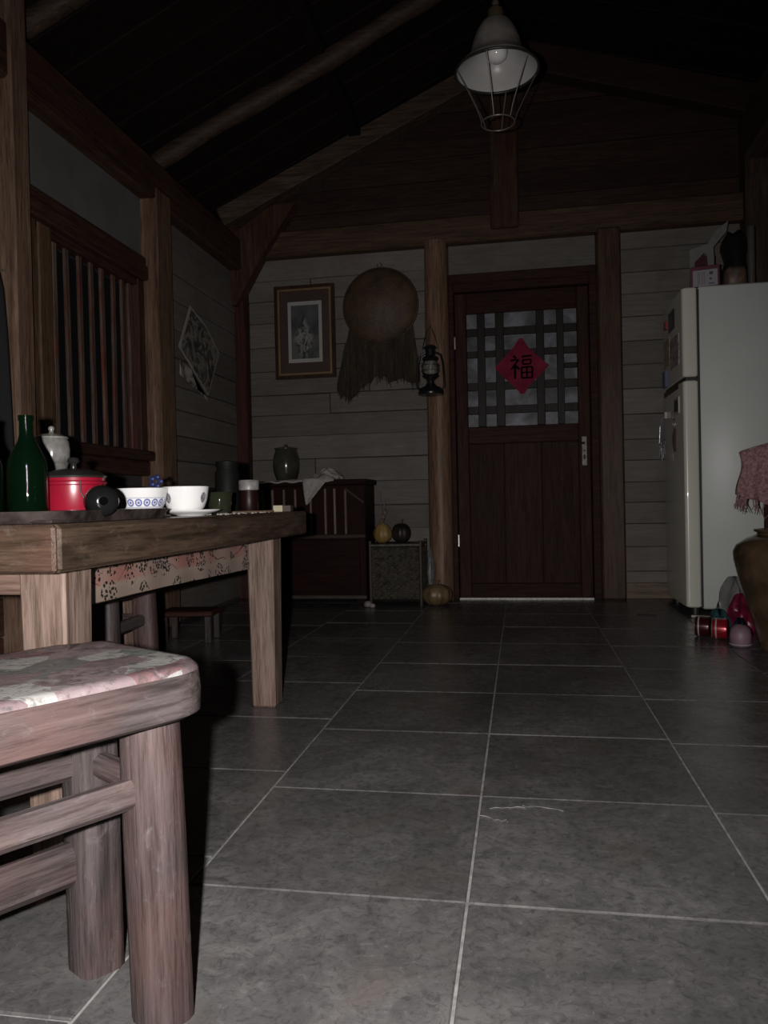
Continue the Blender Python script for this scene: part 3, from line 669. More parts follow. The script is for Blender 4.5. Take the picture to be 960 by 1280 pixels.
# blue small pot behind bowl
bp = thing('blue_ornament', 'tiny dark blue flower ornament sticking up behind the patterned bowl', 'ornament', (-1.0, 2.0, TZ))
mk('stem', tube([(0, 0, 0), (.0, 0, .06), (.003, 0, .085)], .003, 6), plain('green_stem', (.05, .09, .04), .6), bp)
mk('foot', lathe([(0, 0), (.016, 0), (.016, .006), (.004, .01), (0, .01)], 16), plain('dark_foot', (.03, .03, .04), .4), bp)
for k in range(5):
    a = 2 * pi * k / 5; mk('petal', lathe([(0, -.008), (.008, -.004), (.009, .003), (0, .008)], 10, (.003 + .014 * cos(a), -.004, .095 + .013 * sin(a)), sy=.5), plain('blue_petal', (.02, .035, .13), .4), bp, smooth=180)
# grey stone pestle / shell behind flask
tag(mk('grey_ladle_bowl', lathe([(0, 0), (.02, .0), (.034, .012), (.038, .03), (.03, .048), (.012, .055), (0, .056)], 24, (-1.063, 1.90, TZ)), plain('dull_grey', (.10, .095, .085), .5), smooth=180), 'dull grey rounded bowl between the red pot and patterned bowl', 'bowl')
# white lidded dark red jar
wj = thing('red_jar', 'dark red jar with white lid at the far end of the table', 'jar', (-.836, 2.30, TZ))
mk('jar_body', lathe([(0, 0), (.026, 0), (.029, .005), (.030, .05), (.026, .068), (.026, .072), (0, .072)], 28), plain('dark_red_glaze', (.014, .004, .004), .4, spec=.2), wj, smooth=50)
mk('jar_lid', lathe([(.028, .070), (.031, .072), (.032, .098), (.029, .102), (0, .102)], 28), plain('aged_white', (.20, .19, .18), .4, var=.3, s=70), wj, smooth=40)
# black canister
bc = thing('black_canister', 'black cylindrical canister beside the white lidded jar', 'canister', (-.946, 2.40, TZ))
mk('canister_body', lathe([(0, 0), (.038, 0), (.04, .005), (.04, .13), (.034, .142), (.034, .15), (0, .15)], 28), plain('matt_black', (.006, .006, .0055), .6, spec=.15), bc, smooth=40)
mk('canister_lid', lathe([(.036, .15), (.037, .152), (.037, .168), (.01, .172), (0, .172)], 28), plain('matt_black', (.006, .006, .0055), .6, spec=.15), bc, smooth=40)
# matchbox
mb = thing('matchbox', 'small dark box with a pale yellow end label on the table corner', 'box', (-.750, 2.40, TZ), .05)
mk('box_body', bx(-.035, .022, -.018, .018, 0, .020, .001), plain('brown_card', (.06, .04, .03), .6), mb)
mk('paper_label', bx(-.0355, -.005, -.0188, .0183, .0005, .0205, .0004), plain('pale_yellow', (.42, .38, .25), .6), mb)
# chopsticks and crumbs
for i, (x, y, a, lb_) in enumerate(((-.81, 2.15, 1.25, 'thin wooden chopstick on the table, the one nearer the red jar'), (-.775, 2.17, 1.32, 'thin wooden chopstick on the table, the one nearer the table edge'))):
    tag(mk('chopstick', beam((x - .10 * cos(a), y - .10 * sin(a), TZ + .0035), (x + .10 * cos(a), y + .10 * sin(a), TZ + .0035), .006, .006, .0015), plain('stick_wood', (.20, .13, .08), .5)), lb_, 'chopstick', 'pair of chopsticks on the table')
RC = random.Random(5)
tag(mk('crumbs', [lathe([(0, 0), (.003 * k, .0005), (.004 * k, .002), (0, .0035 * k)], 6, (-.76 + RC.uniform(-.03, .04), 1.93 + RC.uniform(-.12, .25), TZ)) for k in [RC.uniform(.5, 1.4) for _ in range(40)]], plain('crumb', (.42, .39, .35), .7), kind='stuff'), 'pale crumbs scattered on the table beside the saucer', 'crumbs')

# ------------------------------------------------------------ stools
def seat_mat():
    m, nt, b = newmat('paper_collage'); v = coords(nt, (1, 1, 1), rand=False)
    nz = nt.nodes.new('ShaderNodeTexNoise'); nz.inputs['Scale'].default_value = 12; L(nt, v, nz.inputs['Vector'])
    vm = nt.nodes.new('ShaderNodeVectorMath'); vm.operation = 'MULTIPLY_ADD'; L(nt, nz.outputs['Color'], vm.inputs[0]); vm.inputs[1].default_value = (.05, .05, 0); L(nt, v, vm.inputs[2])
    cell = nt.nodes.new('ShaderNodeTexVoronoi'); cell.inputs['Scale'].default_value = 17; L(nt, vm.outputs[0], cell.inputs['Vector'])
    s = nt.nodes.new('ShaderNodeSeparateColor'); L(nt, cell.outputs['Color'], s.inputs[0])
    r_ = nt.nodes.new('ShaderNodeValToRGB'); r_.color_ramp.interpolation = 'CONSTANT'; e = r_.color_ramp.elements
    cs = [(0, (.13, .095, .098)), (.22, (.25, .245, .228)), (.38, (.10, .10, .095)), (.5, (.145, .085, .088)), (.64, (.14, .155, .135)), (.8, (.17, .13, .133))]
    e[0].position = 0; e[0].color = c4(cs[0][1]); e[1].position = cs[1][0]; e[1].color = c4(cs[1][1])
    for p, c in cs[2:]: x = e.new(p); x.color = c4(c)
    L(nt, s.outputs[0], r_.inputs[0])
    g = noise(nt, v, 60, 4, .7, .5)
    col = mixc(nt, ramp(nt, g, [(.38, (.7, .7, .7)), (.5, (0, 0, 0))]), r_.outputs[0], (.05, .05, .048))
    g2 = noise(nt, v, 22, 5, .6, 1.); col = mixc(nt, ramp(nt, g2, [(.55, (0, 0, 0)), (.7, (.6, .6, .6))]), col, (.27, .25, .24))
    L(nt, col, b.inputs['Base Color']); bump(nt, b, mth(nt, 'ADD', g, g2), .4, .003); b.inputs['Roughness'].default_value = .4; return m
SH = .446
st_ang = atan(.85 / .52)    # long sides run (.52,.85)
# stool local frame: +x outward (towards +X room side), y along the long rim
def rrect(hx, hy, r, k=6):
    P = []
    for cx, cy, a0 in ((hx - r, hy - r, 0), (-hx + r, hy - r, 90), (-hx + r, -hy + r, 180), (hx - r, -hy + r, 270)):
        for i in range(k + 1): a = radians(a0 + 90 * i / k); P.append((cx + r * cos(a), cy + r * sin(a)))
    return P
def make_stool(loc, rz, label, hx=.15, hy=.185):
    t = thing('low_stool', label, 'stool', loc, rz, group='low wooden stools with papered seats')
    P = rrect(hx, hy, .06); n = len(P); V = []; Fs = []
    lay = [(-.010, SH - .064), (-.001, SH - .058), (.0, SH - .03), (-.002, SH - .008), (-.010, SH - .001), (-.020, SH)]
    for off, z in lay:
        for x, y in P: V.append((x * (1 + off / hx), y * (1 + off / hy), z))
    for k in range(len(lay) - 1):
        for i in range(n): j = (i + 1) % n; Fs.append([k * n + i, k * n + j, (k + 1) * n + j, (k + 1) * n + i])
    Fs.append(list(range(n))[::-1]); Fs.append([(len(lay) - 1) * n + i for i in range(n)])
    mk('seat', (V, Fs), stoolw('y'), t, smooth=45)
    V2 = []; F2 = []; lay2 = [(-.003, SH - .0115), (-.0035, SH - .005), (-.0095, SH + .0002), (-.020, SH + .0012), (-.06, SH + .0014)]
    for off, z in lay2:
        for x, y in P: V2.append((x * (1 + off / hx) * 1.004, y * (1 + off / hy) * 1.004, z + (.0015 * sin(x * 60 + y * 47))))
    for k in range(4):
        for i in range(n): j = (i + 1) % n; F2.append([k * n + i, k * n + j, (k + 1) * n + j, (k + 1) * n + i])
    F2.append([4 * n + i for i in range(n)])
    mk('seat_paper', (V2, F2), seat_mat_, t, label='seat covering of pasted printed paper', smooth=60)
    lx, ly = hx - .072, hy - .058
    for sx_ in (1, -1):
        for sy_ in (1, -1):
            pts = [Vector((sx_ * (lx + .006 * (1 - z / .385)), sy_ * (ly + .006 * (1 - z / .385)), z)) for z in (0, .1, .2, .3, .39)]
            w_ = [.035, .035, .0355, .035, .034]; V = []; Fs = []
            for k, p in enumerate(pts):
                for i in range(12):
                    a = 2 * pi * i / 12 + .26; ca, sa_ = cos(a), sin(a); e = .55
                    V.append((p.x + w_[k] * math.copysign(abs(ca) ** e, ca), p.y + w_[k] * .92 * math.copysign(abs(sa_) ** e, sa_), p.z))
            for k in range(len(pts) - 1):
                for i in range(12): j = (i + 1) % 12; Fs.append([k * 12 + i, k * 12 + j, (k + 1) * 12 + j, (k + 1) * 12 + i])
            Fs += [list(range(12))[::-1], [48 + i for i in range(12)]]
            mk('leg', (V, Fs), stoolw('z'), t, smooth=50)
    def L2(x, y, z): return (x + math.copysign(.006 * (1 - z / .385), x), y + math.copysign(.006 * (1 - z / .385), y), z)
    for sx_ in (1, -1): mk('stretcher', beam(L2(sx_ * lx, -ly, .290), L2(sx_ * lx, ly, .290), .028, .036, .008), stoolw('y'), t)
    for sy_ in (1, -1): mk('stretcher', beam(L2(-lx, sy_ * ly, .290), L2(lx, sy_ * ly, .290), .026, .034, .008), stoolw('x'), t)
    mk('stretcher', beam(L2(-lx, -ly, .155), L2(-lx, ly, .155), .03, .060, .012), stoolw('y'), t)
    return t
seat_mat_ = seat_mat()
rz0 = atan(.85 / .52) - pi / 2       # local +y -> (.52,.85)
# far right corner C1 of the seat
C1 = Vector((-.372, .905)); ux = Vector((cos(rz0), sin(rz0))); uy = Vector((-sin(rz0), cos(rz0)))
ctr = C1 - ux * .15 - uy * .185
s0 = make_stool((ctr.x, ctr.y, 0), rz0, 'worn low stool nearest the camera with pasted paper seat')
dup(s0, (-1.24, 2.11, 0), .06, 'low stool standing in the dark under the table')

# small red topped footstool beyond the table
fs = thing('foot_stool', 'tiny reddish wooden footstool on the floor behind the table', 'stool', (-1.56, 3.45, 0), .1)
mk('seat', bx(-.13, .13, -.09, .09, .125, .15, .006), wood('foot_red', (.025, .009, .007), (.06, .024, .018), 'x', .5), fs)
for sx_ in (-1, 1):
    for sy_ in (-1, 1): mk('leg', bx(sx_ * .105 - .014, sx_ * .105 + .014, sy_ * .07 - .012, sy_ * .07 + .012, 0, .125, .003), stoolw('z'), fs)
# black coat on pillar at the left edge
ct = thing('black_coat', 'black coat hanging on the pillar at the left photo edge', 'coat', (-1.80, 2.47, 1.48))
def coat(u, v_):
    wd = .02 + .052 * math.sqrt(v_) ; x = -.01 + (u - .5) * 2 * wd
    return (x, -.03 - .05 * sin(u * pi) - .012 * sin(u * 14) * v_, -v_ * .80)
mk('coat_body', grid(coat, 24, 14), plain('black_cloth', (.008, .008, .009), .9), ct, smooth=180, thick=.01)
mk('coat_hook', tube([(-.02, .055, .03), (-.02, -.03, .02), (-.02, -.045, .04)], .004, 6), nk, ct)

# ------------------------------------------------------------ cupboard at the back left
cb = thing('slatted_cupboard', 'dark red wooden cupboard with pale upright slats against the back wall', 'cupboard', (-1.30, 4.86, 0))
mk('carcass', [bx(-.335, .35, -.155, .155, .05, .755, .005)], redw('z'), cb)
mk('top', bx(-.35, .365, -.175, .17, .755, .79, .006), redw('x'), cb)
mk('lower_panel', bx(-.16, .31, -.168, -.155, .08, .415, .003), redw('x'), cb)
mk('rail', bx(-.335, .35, -.175, -.155, .42, .447, .004), wood('slat_wood', (.03, .018, .014), (.06, .04, .03), 'x'), cb)
mk('base_rail', bx(-.335, .35, -.172, -.155, .04, .062, .003), wood('pale_base', (.035, .03, .025), (.07, .06, .05), 'x'), cb)
for xx in (-.315, -.25, -.175, -.10, .0, .095, .155, .225): mk('slat', bx(xx - .007, xx + .007, -.172, -.156, .447, .735, .003), wood('slat_wood', (.13, .08, .07), (.25, .17, .145), 'z', .5), cb)
mk('side_brace', beam((.22, -.168, .735), (.345, -.168, .64), .012, .02), wood('slat_wood', (.03, .018, .014), (.06, .04, .03), 'x'), cb)
for sx_ in (-1, 1): mk('leg', bx(sx_ * .31 - .03, sx_ * .31 + .03, -.15, .15, 0, .05, .003), redw('x'), cb)
# cloth on the cupboard
RN = random.Random(2)
lace = plain('grey_white_cloth', (.36, .33, .31), .85, s=160, var=.35, bm=.5)
def clth(u, v_):
    x = -1.645 + u * .50; y = 4.95 - v_ * .275
    lump = .045 * math.exp(-((u - .82) / .14) ** 2) * (.6 + .4 * sin(v_ * 17 + u * 20))
    z = .7935 + .003 * sin(u * 9 + v_ * 4) + lump
    if v_ > .9: z = .790 - (v_ - .9) * .12 - .004 * sin(u * 30); y = 4.681
    return (x, y, max(z, .7925 if v_ <= .9 else 0))
def flap(u, v_):
    xa = -1.345 + u * .17; x = xa * (1 - v_) + (-1.325 + u * .01) * v_
    return (x, 4.672 - .008 * sin(u * 6 + v_ * 3), .80 - v_ * .165)
ccl = thing('draped_cloth', 'pale crumpled cloth spread on the cupboard top with a hanging corner', 'cloth', (0, 0, 0))
mk('cloth_sheet', grid(clth, 50, 20), lace, ccl, smooth=180, thick=.003)
mk('hanging_corner', grid(flap, 8, 10), lace, ccl, smooth=180, thick=.003)
def bundle(u, v_):
    a = u * 2 * pi; r = .085 * sin(v_ * pi / 2 + .02) * (1 + .18 * sin(a * 5 + v_ * 6)); return (-1.215 + r * cos(a) * 1.1, 4.80 + r * sin(a) * .7, .797 + .058 * cos(v_ * pi / 2) * (1 + .25 * sin(a * 3)))
mk('crumpled_fold', grid(bundle, 36, 8), lace, ccl, smooth=180, thick=.003)
# jar on the cupboard
jr = thing('glazed_jar', 'dark green glazed jar standing on the cupboard cloth', 'jar', (-1.50, 4.84, .7985))
mk('jar_body', lathe([(0, 0), (.062, 0), (.066, .006), (.082, .05), (.087, .10), (.083, .15), (.072, .185), (.068, .195), (.074, .200), (.074, .210), (.060, .210), (.060, .19), (0, .19)], 36), plain('olive_glaze', (.045, .045, .034), .16, 0, .3), jr, smooth=40)
mk('lid_knob', lathe([(0, .19), (.04, .20), (.042, .214), (.012, .222), (.010, .232), (0, .236)], 20), plain('olive_glaze', (.045, .045, .034), .16, 0, .3), jr, smooth=40)

# ------------------------------------------------------------ woven hamper with gourds
bs = thing('woven_hamper', 'dark woven square basket in front of the wall boards', 'basket', (-.768, 4.83, 0))
def wvm():
    m, nt, b = newmat('dark_wicker'); v = coords(nt, (1, 1, 1), rand=False)
    d = voro(nt, v, 70, rnd=.9); g = noise(nt, v, 40, 4, .7)
    c = ramp(nt, g, [(.35, (.022, .019, .015)), (.6, (.095, .083, .065))]); L(nt, mixc(nt, mth(nt, 'LESS_THAN', d, .13), c, (.22, .21, .18)), b.inputs['Base Color']); b.inputs['Roughness'].default_value = .5; return m
wv = wvm()
mk('basket_wall', bx(-.155, .155, -.125, .135, .03, .365, .01), plain('wicker_core', (.03, .025, .018), .8), bs)
ww = []
for k in range(22):
    z = .045 + k * .0145
    ww.append(tube([(x, -.128 - .005 * (1 if (i + k) % 2 else -1), z) for i, x in enumerate([-.158 + .0205 * j for j in range(16)])], .0062, 5))
    ww.append(tube([(.158 + .005 * (1 if (i + k) % 2 else -1), y, z) for i, y in enumerate([-.128 + .0265 * j for j in range(11)])], .0062, 5))
mk('weave_strands', ww, wv, bs, kind='stuff')
for sx_ in (-.158, .158):
    for sy_ in (-.128, .135): mk('corner_stake', tube([(sx_, sy_, 0), (sx_, sy_, .40)], .011, 8), plain('dark_cane', (.05, .032, .02), .6), bs, smooth=60)
mk('basket_lid', bx(-.165, .165, -.137, .145, .365, .382, .005), wv, bs)
def gourd(name, label, loc, r, h, c1, c2, ribs=8, amp=.05, neck=0, stemc=(.10, .08, .04)):
    t = thing(name, label, 'gourd' if name != 'pumpkin' else 'pumpkin', loc)
    N, K = 40, 14; V = []; Fs = []
    for k in range(K + 1):
        ph = pi * k / K
        for i in range(N):
            a = 2 * pi * i / N; rr = r * sin(ph) ** .85 * (1 + amp * cos(ribs * a)) if 0 < k < K else .001
            zz = h / 2 - h / 2 * cos(ph)
            if neck and k > K * .6: rr *= 1 - .45 * (k / K - .6); zz += neck * (k / K - .6)
            V.append((rr * cos(a), rr * sin(a), zz))
    for k in range(K):
        for i in range(N): j = (i + 1) % N; Fs.append([k * N + i, k * N + j, (k + 1) * N + j, (k + 1) * N + i])
    mk('rind', (V, Fs), plain(label[:20].replace(' ', '_'), c1, .42, 0, .2, 14, c2=c2), t, smooth=180)
    zt = h + neck * .4
    mk('stalk', tube([(0, 0, zt - .008), (.004, -.002, zt + .012), (.012, -.004, zt + .024)], [.009, .006, .005], 7), plain('stalk', stemc, .7), t, smooth=60)
    return t
gourd('gourd', 'small yellow gourd on the basket lid', (-.862, 4.79, .382), .058, .115, (.22, .135, .04), (.36, .24, .085), neck=.04)
gourd('gourd', 'small nearly black gourd beside the yellow gourd', (-.742, 4.79, .382), .058, .125, (.012, .010, .007), (.03, .02, .014))
gourd('pumpkin', 'flattened tan pumpkin on the floor at the log post foot', (-.512, 4.70, 0), .090, .132, (.13, .088, .042), (.24, .165, .085), ribs=10, amp=.06)
# dried stalks
dk = thing('dried_twigs', 'thin dried twigs rising behind the yellow gourd', 'twigs', (-.875, 4.92, .382))
mk('twig', tube([(0, 0, 0), (.0, 0, .12), (.01, -.01, .26)], .0035, 6), plain('dry_twig', (.16, .13, .11), .8), dk)
mk('twig', tube([(0, 0, .0), (-.012, -.01, .11), (-.012, .0, .20), (-.022, 0, .33)], .003, 6), plain('dry_twig', (.16, .13, .11), .8), dk)
mk('seed_head', [lathe([(0, -.02), (.012, -.008), (.013, .008), (0, .025)], 10, (-.012 + .012 * i, -.008, .13 + .03 * i)) for i in (-1, 0, 1, 2)], plain('seed_head', (.17, .13, .11), .9, s=60, bm=.4), dk, smooth=180)
bg = tag(mk('plastic_bag', grid(lambda u, v_: (-.572 + .024 * cos(u * 2 * pi) * sin(v_ * pi * .9 + .2) * (1 + .2 * sin(u * 20)), 4.90 + .05 * sin(u * 2 * pi) * sin(v_ * pi * .9 + .2), .06 + .28 * v_ + .006 * sin(u * 25)), 28, 12), plain('grey_plastic', (.20, .20, .205), .3, s=30, var=.3), smooth=180, thick=.001), 'wrinkled grey plastic bag hanging at the right of the basket', 'bag')
# little ceramic feet clutter by the basket
for i, (x, y, r_, c) in enumerate(((-.925, 4.60, .028, (.20, .19, .17)), (-.895, 4.585, .018, (.28, .26, .24)))):
    tag(mk('pebble', lathe([(0, 0), (r_ * .8, r_ * .15), (r_, r_ * .7), (r_ * .7, r_ * 1.3), (0, r_ * 1.5)], 14, (x, y, 0)), plain('pebble%d' % i, c, .6), smooth=180), ('larger' if i == 0 else 'smaller') + ' grey pebble on the floor at the basket foot', 'pebble')

# ------------------------------------------------------------ refrigerator
fr = thing('refrigerator', 'cream two-door refrigerator with magnets at the right of the door', 'refrigerator', (1.22, 4.61, 0))
cream = plain('cream_enamel', (.61, .635, .60), .42, 0, .03, 3)
creamd = plain('cream_door', (.62, .61, .52), .28, 0, .03, 3, coat=.3)
X0 = .945 - 1.22; X1 = 1.53 - 1.22; Y0 = 4.33 - 4.61; Y1 = 4.90 - 4.61
mk('cabinet', bx(X0 + .008, X1, Y0, Y1, .03, 1.755, .012), cream, fr, smooth=50)
def dr(z0, z1):
    P = rrect(.040, (Y1 - Y0) / 2, .018, 5); cx = X0 - .034; cy = (Y0 + Y1) / 2; n = len(P); V = []; Fs = []
    lay = [(.006, z0), (0, z0 + .006), (0, z1 - .006), (.006, z1)]
    for o, z in lay:
        for x, y in P: V.append((cx + x * (1 - o / .04), cy + y * (1 - o / .3), z))
    for k in range(3):
        for i in range(n): j = (i + 1) % n; Fs.append([k * n + i, k * n + j, (k + 1) * n + j, (k + 1) * n + i])
    return V, Fs + [list(range(n))[::-1], [3 * n + i for i in range(n)]]
d1 = mk('door', dr(1.275, 1.75), creamd, fr, smooth=40); d2 = mk('door', dr(.04, 1.255), creamd, fr, smooth=40)
mk('hinge_strip', [bx(X0 - .06, X0 + .012, Y0 + .012, Y1 - .01, 1.252, 1.278, .002), bx(X0 - .004, X0 + .016, Y0 + .006, Y1 - .006, .04, 1.74, .001)], plain('black_gasket', (.02, .02, .018), .5), fr)
mk('handle_recess', bx(X0 - .0755, X0 - .05, Y0 + .12, Y1 - .02, 1.228, 1.262, .003), plain('brown_recess', (.05, .028, .02), .5), fr)
for x in (X0 - .02, X1 - .05):
    for y in (Y0 + .05, Y1 - .05): mk('foot', lathe([(0, 0), (.02, 0), (.02, .042), (0, .042)], 12, (x, y, 0)), plain('black_gasket', (.02, .02, .018), .5), fr)
XM = .871
def magnet(name, label, cat, y0, y1, z0, z1, mat, th=.004, inner=None):
    t = thing(name, label, cat, (XM, (y0 + y1) / 2, (z0 + z1) / 2))
    hy, hz = (y1 - y0) / 2, (z1 - z0) / 2
    mk('backing', bx(-th, 0, -hy, hy, -hz, hz, .001), mat, t)
    if inner: mk('picture', bx(-th - .001, -th, -hy * .72, hy * .72, -hz * .72, hz * .72, .0003), inner, t)
    return t
magnet('photo_magnet', 'dark square photo on the freezer door', 'magnet', 4.53, 4.69, 1.58, 1.69, plain('dark_photo', (.02, .016, .022), .3), inner=plain('photo_dim', (.035, .02, .04), .3, c2=(.06, .03, .05)))
magnet('red_magnet', 'small red magnet beside the dark photo on the freezer', 'magnet', 4.74, 4.79, 1.62, 1.665, plain('red_plastic', (.30, .03, .04), .4), th=.012)
magnet('paper_note', 'pinkish white printed note on the lower freezer door', 'note', 4.42, 4.66, 1.36, 1.53, pmat('note_print', (.55, .42, .42), (.45, .35, .36), (.10, .07, .06), 18), th=.003)
magnet('yellow_note', 'yellowish patterned note left of the pinkish note on the freezer', 'note', 4.68, 4.84, 1.40, 1.56, pmat('note2', (.50, .44, .28), (.42, .26, .18), (.16, .2, .1), 16), th=.003)
magnet('blue_magnet', 'dull blue sticker at the outer edge of the freezer door', 'magnet', 4.79, 4.885, 1.29, 1.385, plain('dull_blue', (.10, .13, .24), .4), th=.008)
magnet('framed_magnet', 'small white-framed photo magnet on the lower door', 'magnet', 4.43, 4.56, 1.095, 1.185, plain('white_frame', (.46, .44, .40), .4), inner=plain('tiny_photo', (.03, .025, .025), .4, var=.6, s=60), th=.006)
op = thing('bottle_opener', 'brown oval fridge charm with metal loop on the lower door', 'magnet', (XM, 4.56, .985))
mk('charm', lathe([(0, 0), (.05, .0), (.052, -.004), (.04, -.008), (0, -.009)], 24, (-.001, 0, -.03), 'x', sx=1, sy=1.3), plain('brown_charm', (.20, .13, .11), .5, spec=.2), op, smooth=60)
mk('ring', tube([(-.006, .03 * cos(a), .06 + .03 * sin(a)) for a in [2 * pi * i / 20 for i in range(20)]], .003, 6, True), nk, op, smooth=180)
ky = thing('key_bunch', 'shiny bunch of keys and chains hanging at the far edge of the fridge door', 'keys', (XM - .012, 4.80, 1.12))
mk('key_hook', bx(-.004, .012, -.02, .02, -.02, .02, .003), plain('white_frame', (.46, .44, .40), .4), ky)
for k in range(5):
    dy = -.05 + .025 * k; mk('key', [tube([(-.006 - .003 * k, 0, -.01), (-.01 - .003 * k, dy * .6, -.06), (-.012 - .003 * k, dy, -.14 - .02 * (k % 3))], .0025, 5), lathe([(0, -.002), (.014, -.002), (.014, .002), (0, .002)], 12, (-.012 - .003 * k, dy, -.16 - .02 * (k % 3)), 'x'), bx(-.014 - .003 * k, -.011 - .003 * k, dy - .005, dy + .005, -.23 - .02 * (k % 3), -.17 - .02 * (k % 3), .001)], plain('bright_key', (.45, .44, .46), .3, .7), ky)

# on top of the refrigerator
FZ = 1.7555
pb = thing('pink_carton', 'magenta carton with a white printed label on top of the refrigerator', 'box', (1.015, 4.42, FZ), -.22)
mk('carton_body', bx(-.075, .070, -.06, .10, 0, .112, .003), plain('magenta_card', (.10, .010, .035), .5), pb)
lb = mk('white_label', bx(-.064, .058, -.0615, -.060, .004, .090, .0003), plain('label_white', (.26, .25, .26), .5, var=.04), pb)
RL = random.Random(8); marks = []
for cx in (-.038, -.030, -.018, -.008):
    z = .078
    while z > .014:
        h = RL.uniform(.003, .007); marks.append(bx(cx - .0016, cx + .0016, -.0622, -.0615, z - h, z, 0)); z -= h + .003
marks += [bx(.018, .036, -.0622, -.0615, .062, .078, 0), bx(.018, .030, -.0622, -.0615, .034, .044, 0), bx(.016, .042, -.0622, -.0615, .012, .018, 0)]
mk('label_marks', marks, plain('label_ink', (.05, .045, .06), .5), lb, kind='stuff')
yb = tag(mk('patterned_pouch', bx(1.115, 1.225, 4.40, 4.52, FZ, FZ + .115, .02), pmat('pouch_print', (.12, .11, .09), (.10, .055, .05), (.13, .075, .03), 12), smooth=50), 'pale patterned pouch right of the magenta carton', 'pouch')
pk = thing('paper_carrier_bag', 'torn white paper bag standing behind the magenta carton', 'bag', (1.05, 4.60, FZ))
wp = plain('dull_white_paper', (.17, .165, .15), .7, s=14, var=.15)
mk('paper_strip', prism([(-.075, .0), (-.055, .0), (-.052, .20), (.0, .25), (.015, .23), (.03, .0), (.055, .0), (.05, .28), (.12, .36), (.13, .42), (.06, .37), (.02, .30), (-.08, .27)], -.002, .002), wp, pk)
mk('paper_back', bx(-.07, .06, .01, .05, 0, .24, .004), plain('dark_inside', (.06, .012, .02), .8), pk)
kb = tag(mk('black_bag', grid(lambda u, v_: (1.225 + (.075 + .02 * sin(v_ * 9)) * cos(u * 2 * pi) * (1 - .5 * v_ ** 3) * (1 + .12 * sin(u * 22 + v_ * 5)), 4.66 + .08 * sin(u * 2 * pi) * (1 - .5 * v_ ** 3), FZ + .014 + .35 * v_ + .01 * sin(u * 25)), 32, 12), plain('black_plastic', (.012, .012, .012), .35), smooth=180, thick=.002), 'black plastic bag slumped behind the white paper bag', 'bag')
rl = tag(mk('clear_roll', lathe([(0, 0), (.018, 0), (.019, .004), (.019, .345), (.012, .35), (0, .35)], 20, (1.27, 4.50, FZ)), plain('grey_roll', (.08, .078, .074), .25), smooth=50), 'tall thin grey tube standing right of the black bag', 'tube')

# ------------------------------------------------------------ urn, chair with shawl, cans and bags
ur = thing('clay_urn', 'large brown glazed clay urn cut by the right edge', 'urn', (1.085, 3.36, 0))
mk('urn_body', lathe([(0, 0), (.115, 0), (.125, .01), (.135, .06), (.165, .17), (.20, .29), (.218, .37), (.220, .405), (.208, .432), (.165, .462), (.130, .474), (.128, .482), (.140, .488), (.140, .496), (.118, .496), (.118, .47), (0, .45)], 48), plain('brown_glaze', (.055, .036, .021), .25, 0, .35, 7, c2=(.105, .066, .036), coat=.3), ur, smooth=40)
ch = thing('red_chair', 'dark red wooden chair behind the clay urn', 'chair', (1.329, 3.795, 0), -.42)
dr_ = redw('z')
for sx_ in (-.17, .17):
    mk('back_post', bx(sx_ - .018, sx_ + .018, -.20, -.165, 0, .79, .005), dr_, ch); mk('leg', bx(sx_ - .018, sx_ + .018, .16, .195, 0, .42, .005), dr_, ch)
mk('seat', bx(-.175, .20, -.165, .21, .42, .45, .006), dr_, ch); mk('top_rail', bx(-.188, .19, -.20, -.165, .755, .82, .008), dr_, ch)
mk('back_panel', bx(-.152, .152, -.19, -.175, .52, .755, .003), dr_, ch)
sh = thing('fringed_shawl', 'pink fringed shawl draped over the back of the red chair', 'shawl', (1.222, 3.624, .0), -.42)
pinkm = plain('pink_wool', (.24, .105, .115), .9, s=90, var=.35, bm=.5, c2=(.38, .22, .22))
def shw(u, v_):
    # u: left->right, v: from top down the front
    x = -.255 + u * .34; drop = (.19 + .22 * u) if u < .38 else max(.05, .274 - .9 * (u - .38)); z = .885 - .055 * (1 - u) ** 2 - v_ * drop
    return (x + .012 * sin(v_ * 5 + u * 4), -.02 - .016 * sin(u * 26) * v_ - .02 * v_, z + .004 * sin(u * 33))
mk('shawl_front', grid(shw, 36, 14), pinkm, sh, smooth=180, thick=.006)
mk('shawl_back', grid(lambda u, v_: (-.250 + u * .335, -.02 + .075 * v_, .885 - .055 * (1 - u) ** 2 + .010 * sin(v_ * pi) - .03 * v_ * v_), 20, 6), pinkm, sh, smooth=180, thick=.006)
fg = []
for k in range(70):
    u = RN.random(); a = Vector(shw(u, 1)); fg.append(tube([a, a + Vector((RN.uniform(-.01, .01), -.005, -.03)), a + Vector((RN.uniform(-.02, .02), -.003, -.045 - .03 * RN.random()))], [.003, .0025, .0015], 4))
mk('fringe', fg, pinkm, sh, kind='stuff')
def can(x, y, rz, label, col):
    t = thing('red_tin', label, 'tin', (x, y, .0472), rz)
    mk('tin_body', lathe([(0, -.031), (.040, -.031), (.0455, -.026), (.046, -.02), (.046, .02), (.0455, .026), (.040, .031), (0, .031)], 30, axis='y'), plain('can_' + label[:4], col, .22, .3, .1), t, smooth=40)
    mk('tin_rim', lathe([(.0405, .030), (.0425, .034), (.039, .034), (.038, .0315), (.0, .0315)], 30, axis='y'), plain('aluminium', (.40, .40, .39), .3, .8), t, smooth=40)
    mk('tin_band', lathe([(.0464, .012), (.0464, .018)], 30, axis='y'), plain('can_stripe', (.35, .3, .29), .3), t, smooth=60)
    return t
can(.806, 3.67, -1.9, 'dark red tin lying on its side, nearest the refrigerator door', (.05, .007, .01))
can(.866, 3.61, -1.9, 'bright red tin lying on its side beside the navy bag', (.26, .012, .022))
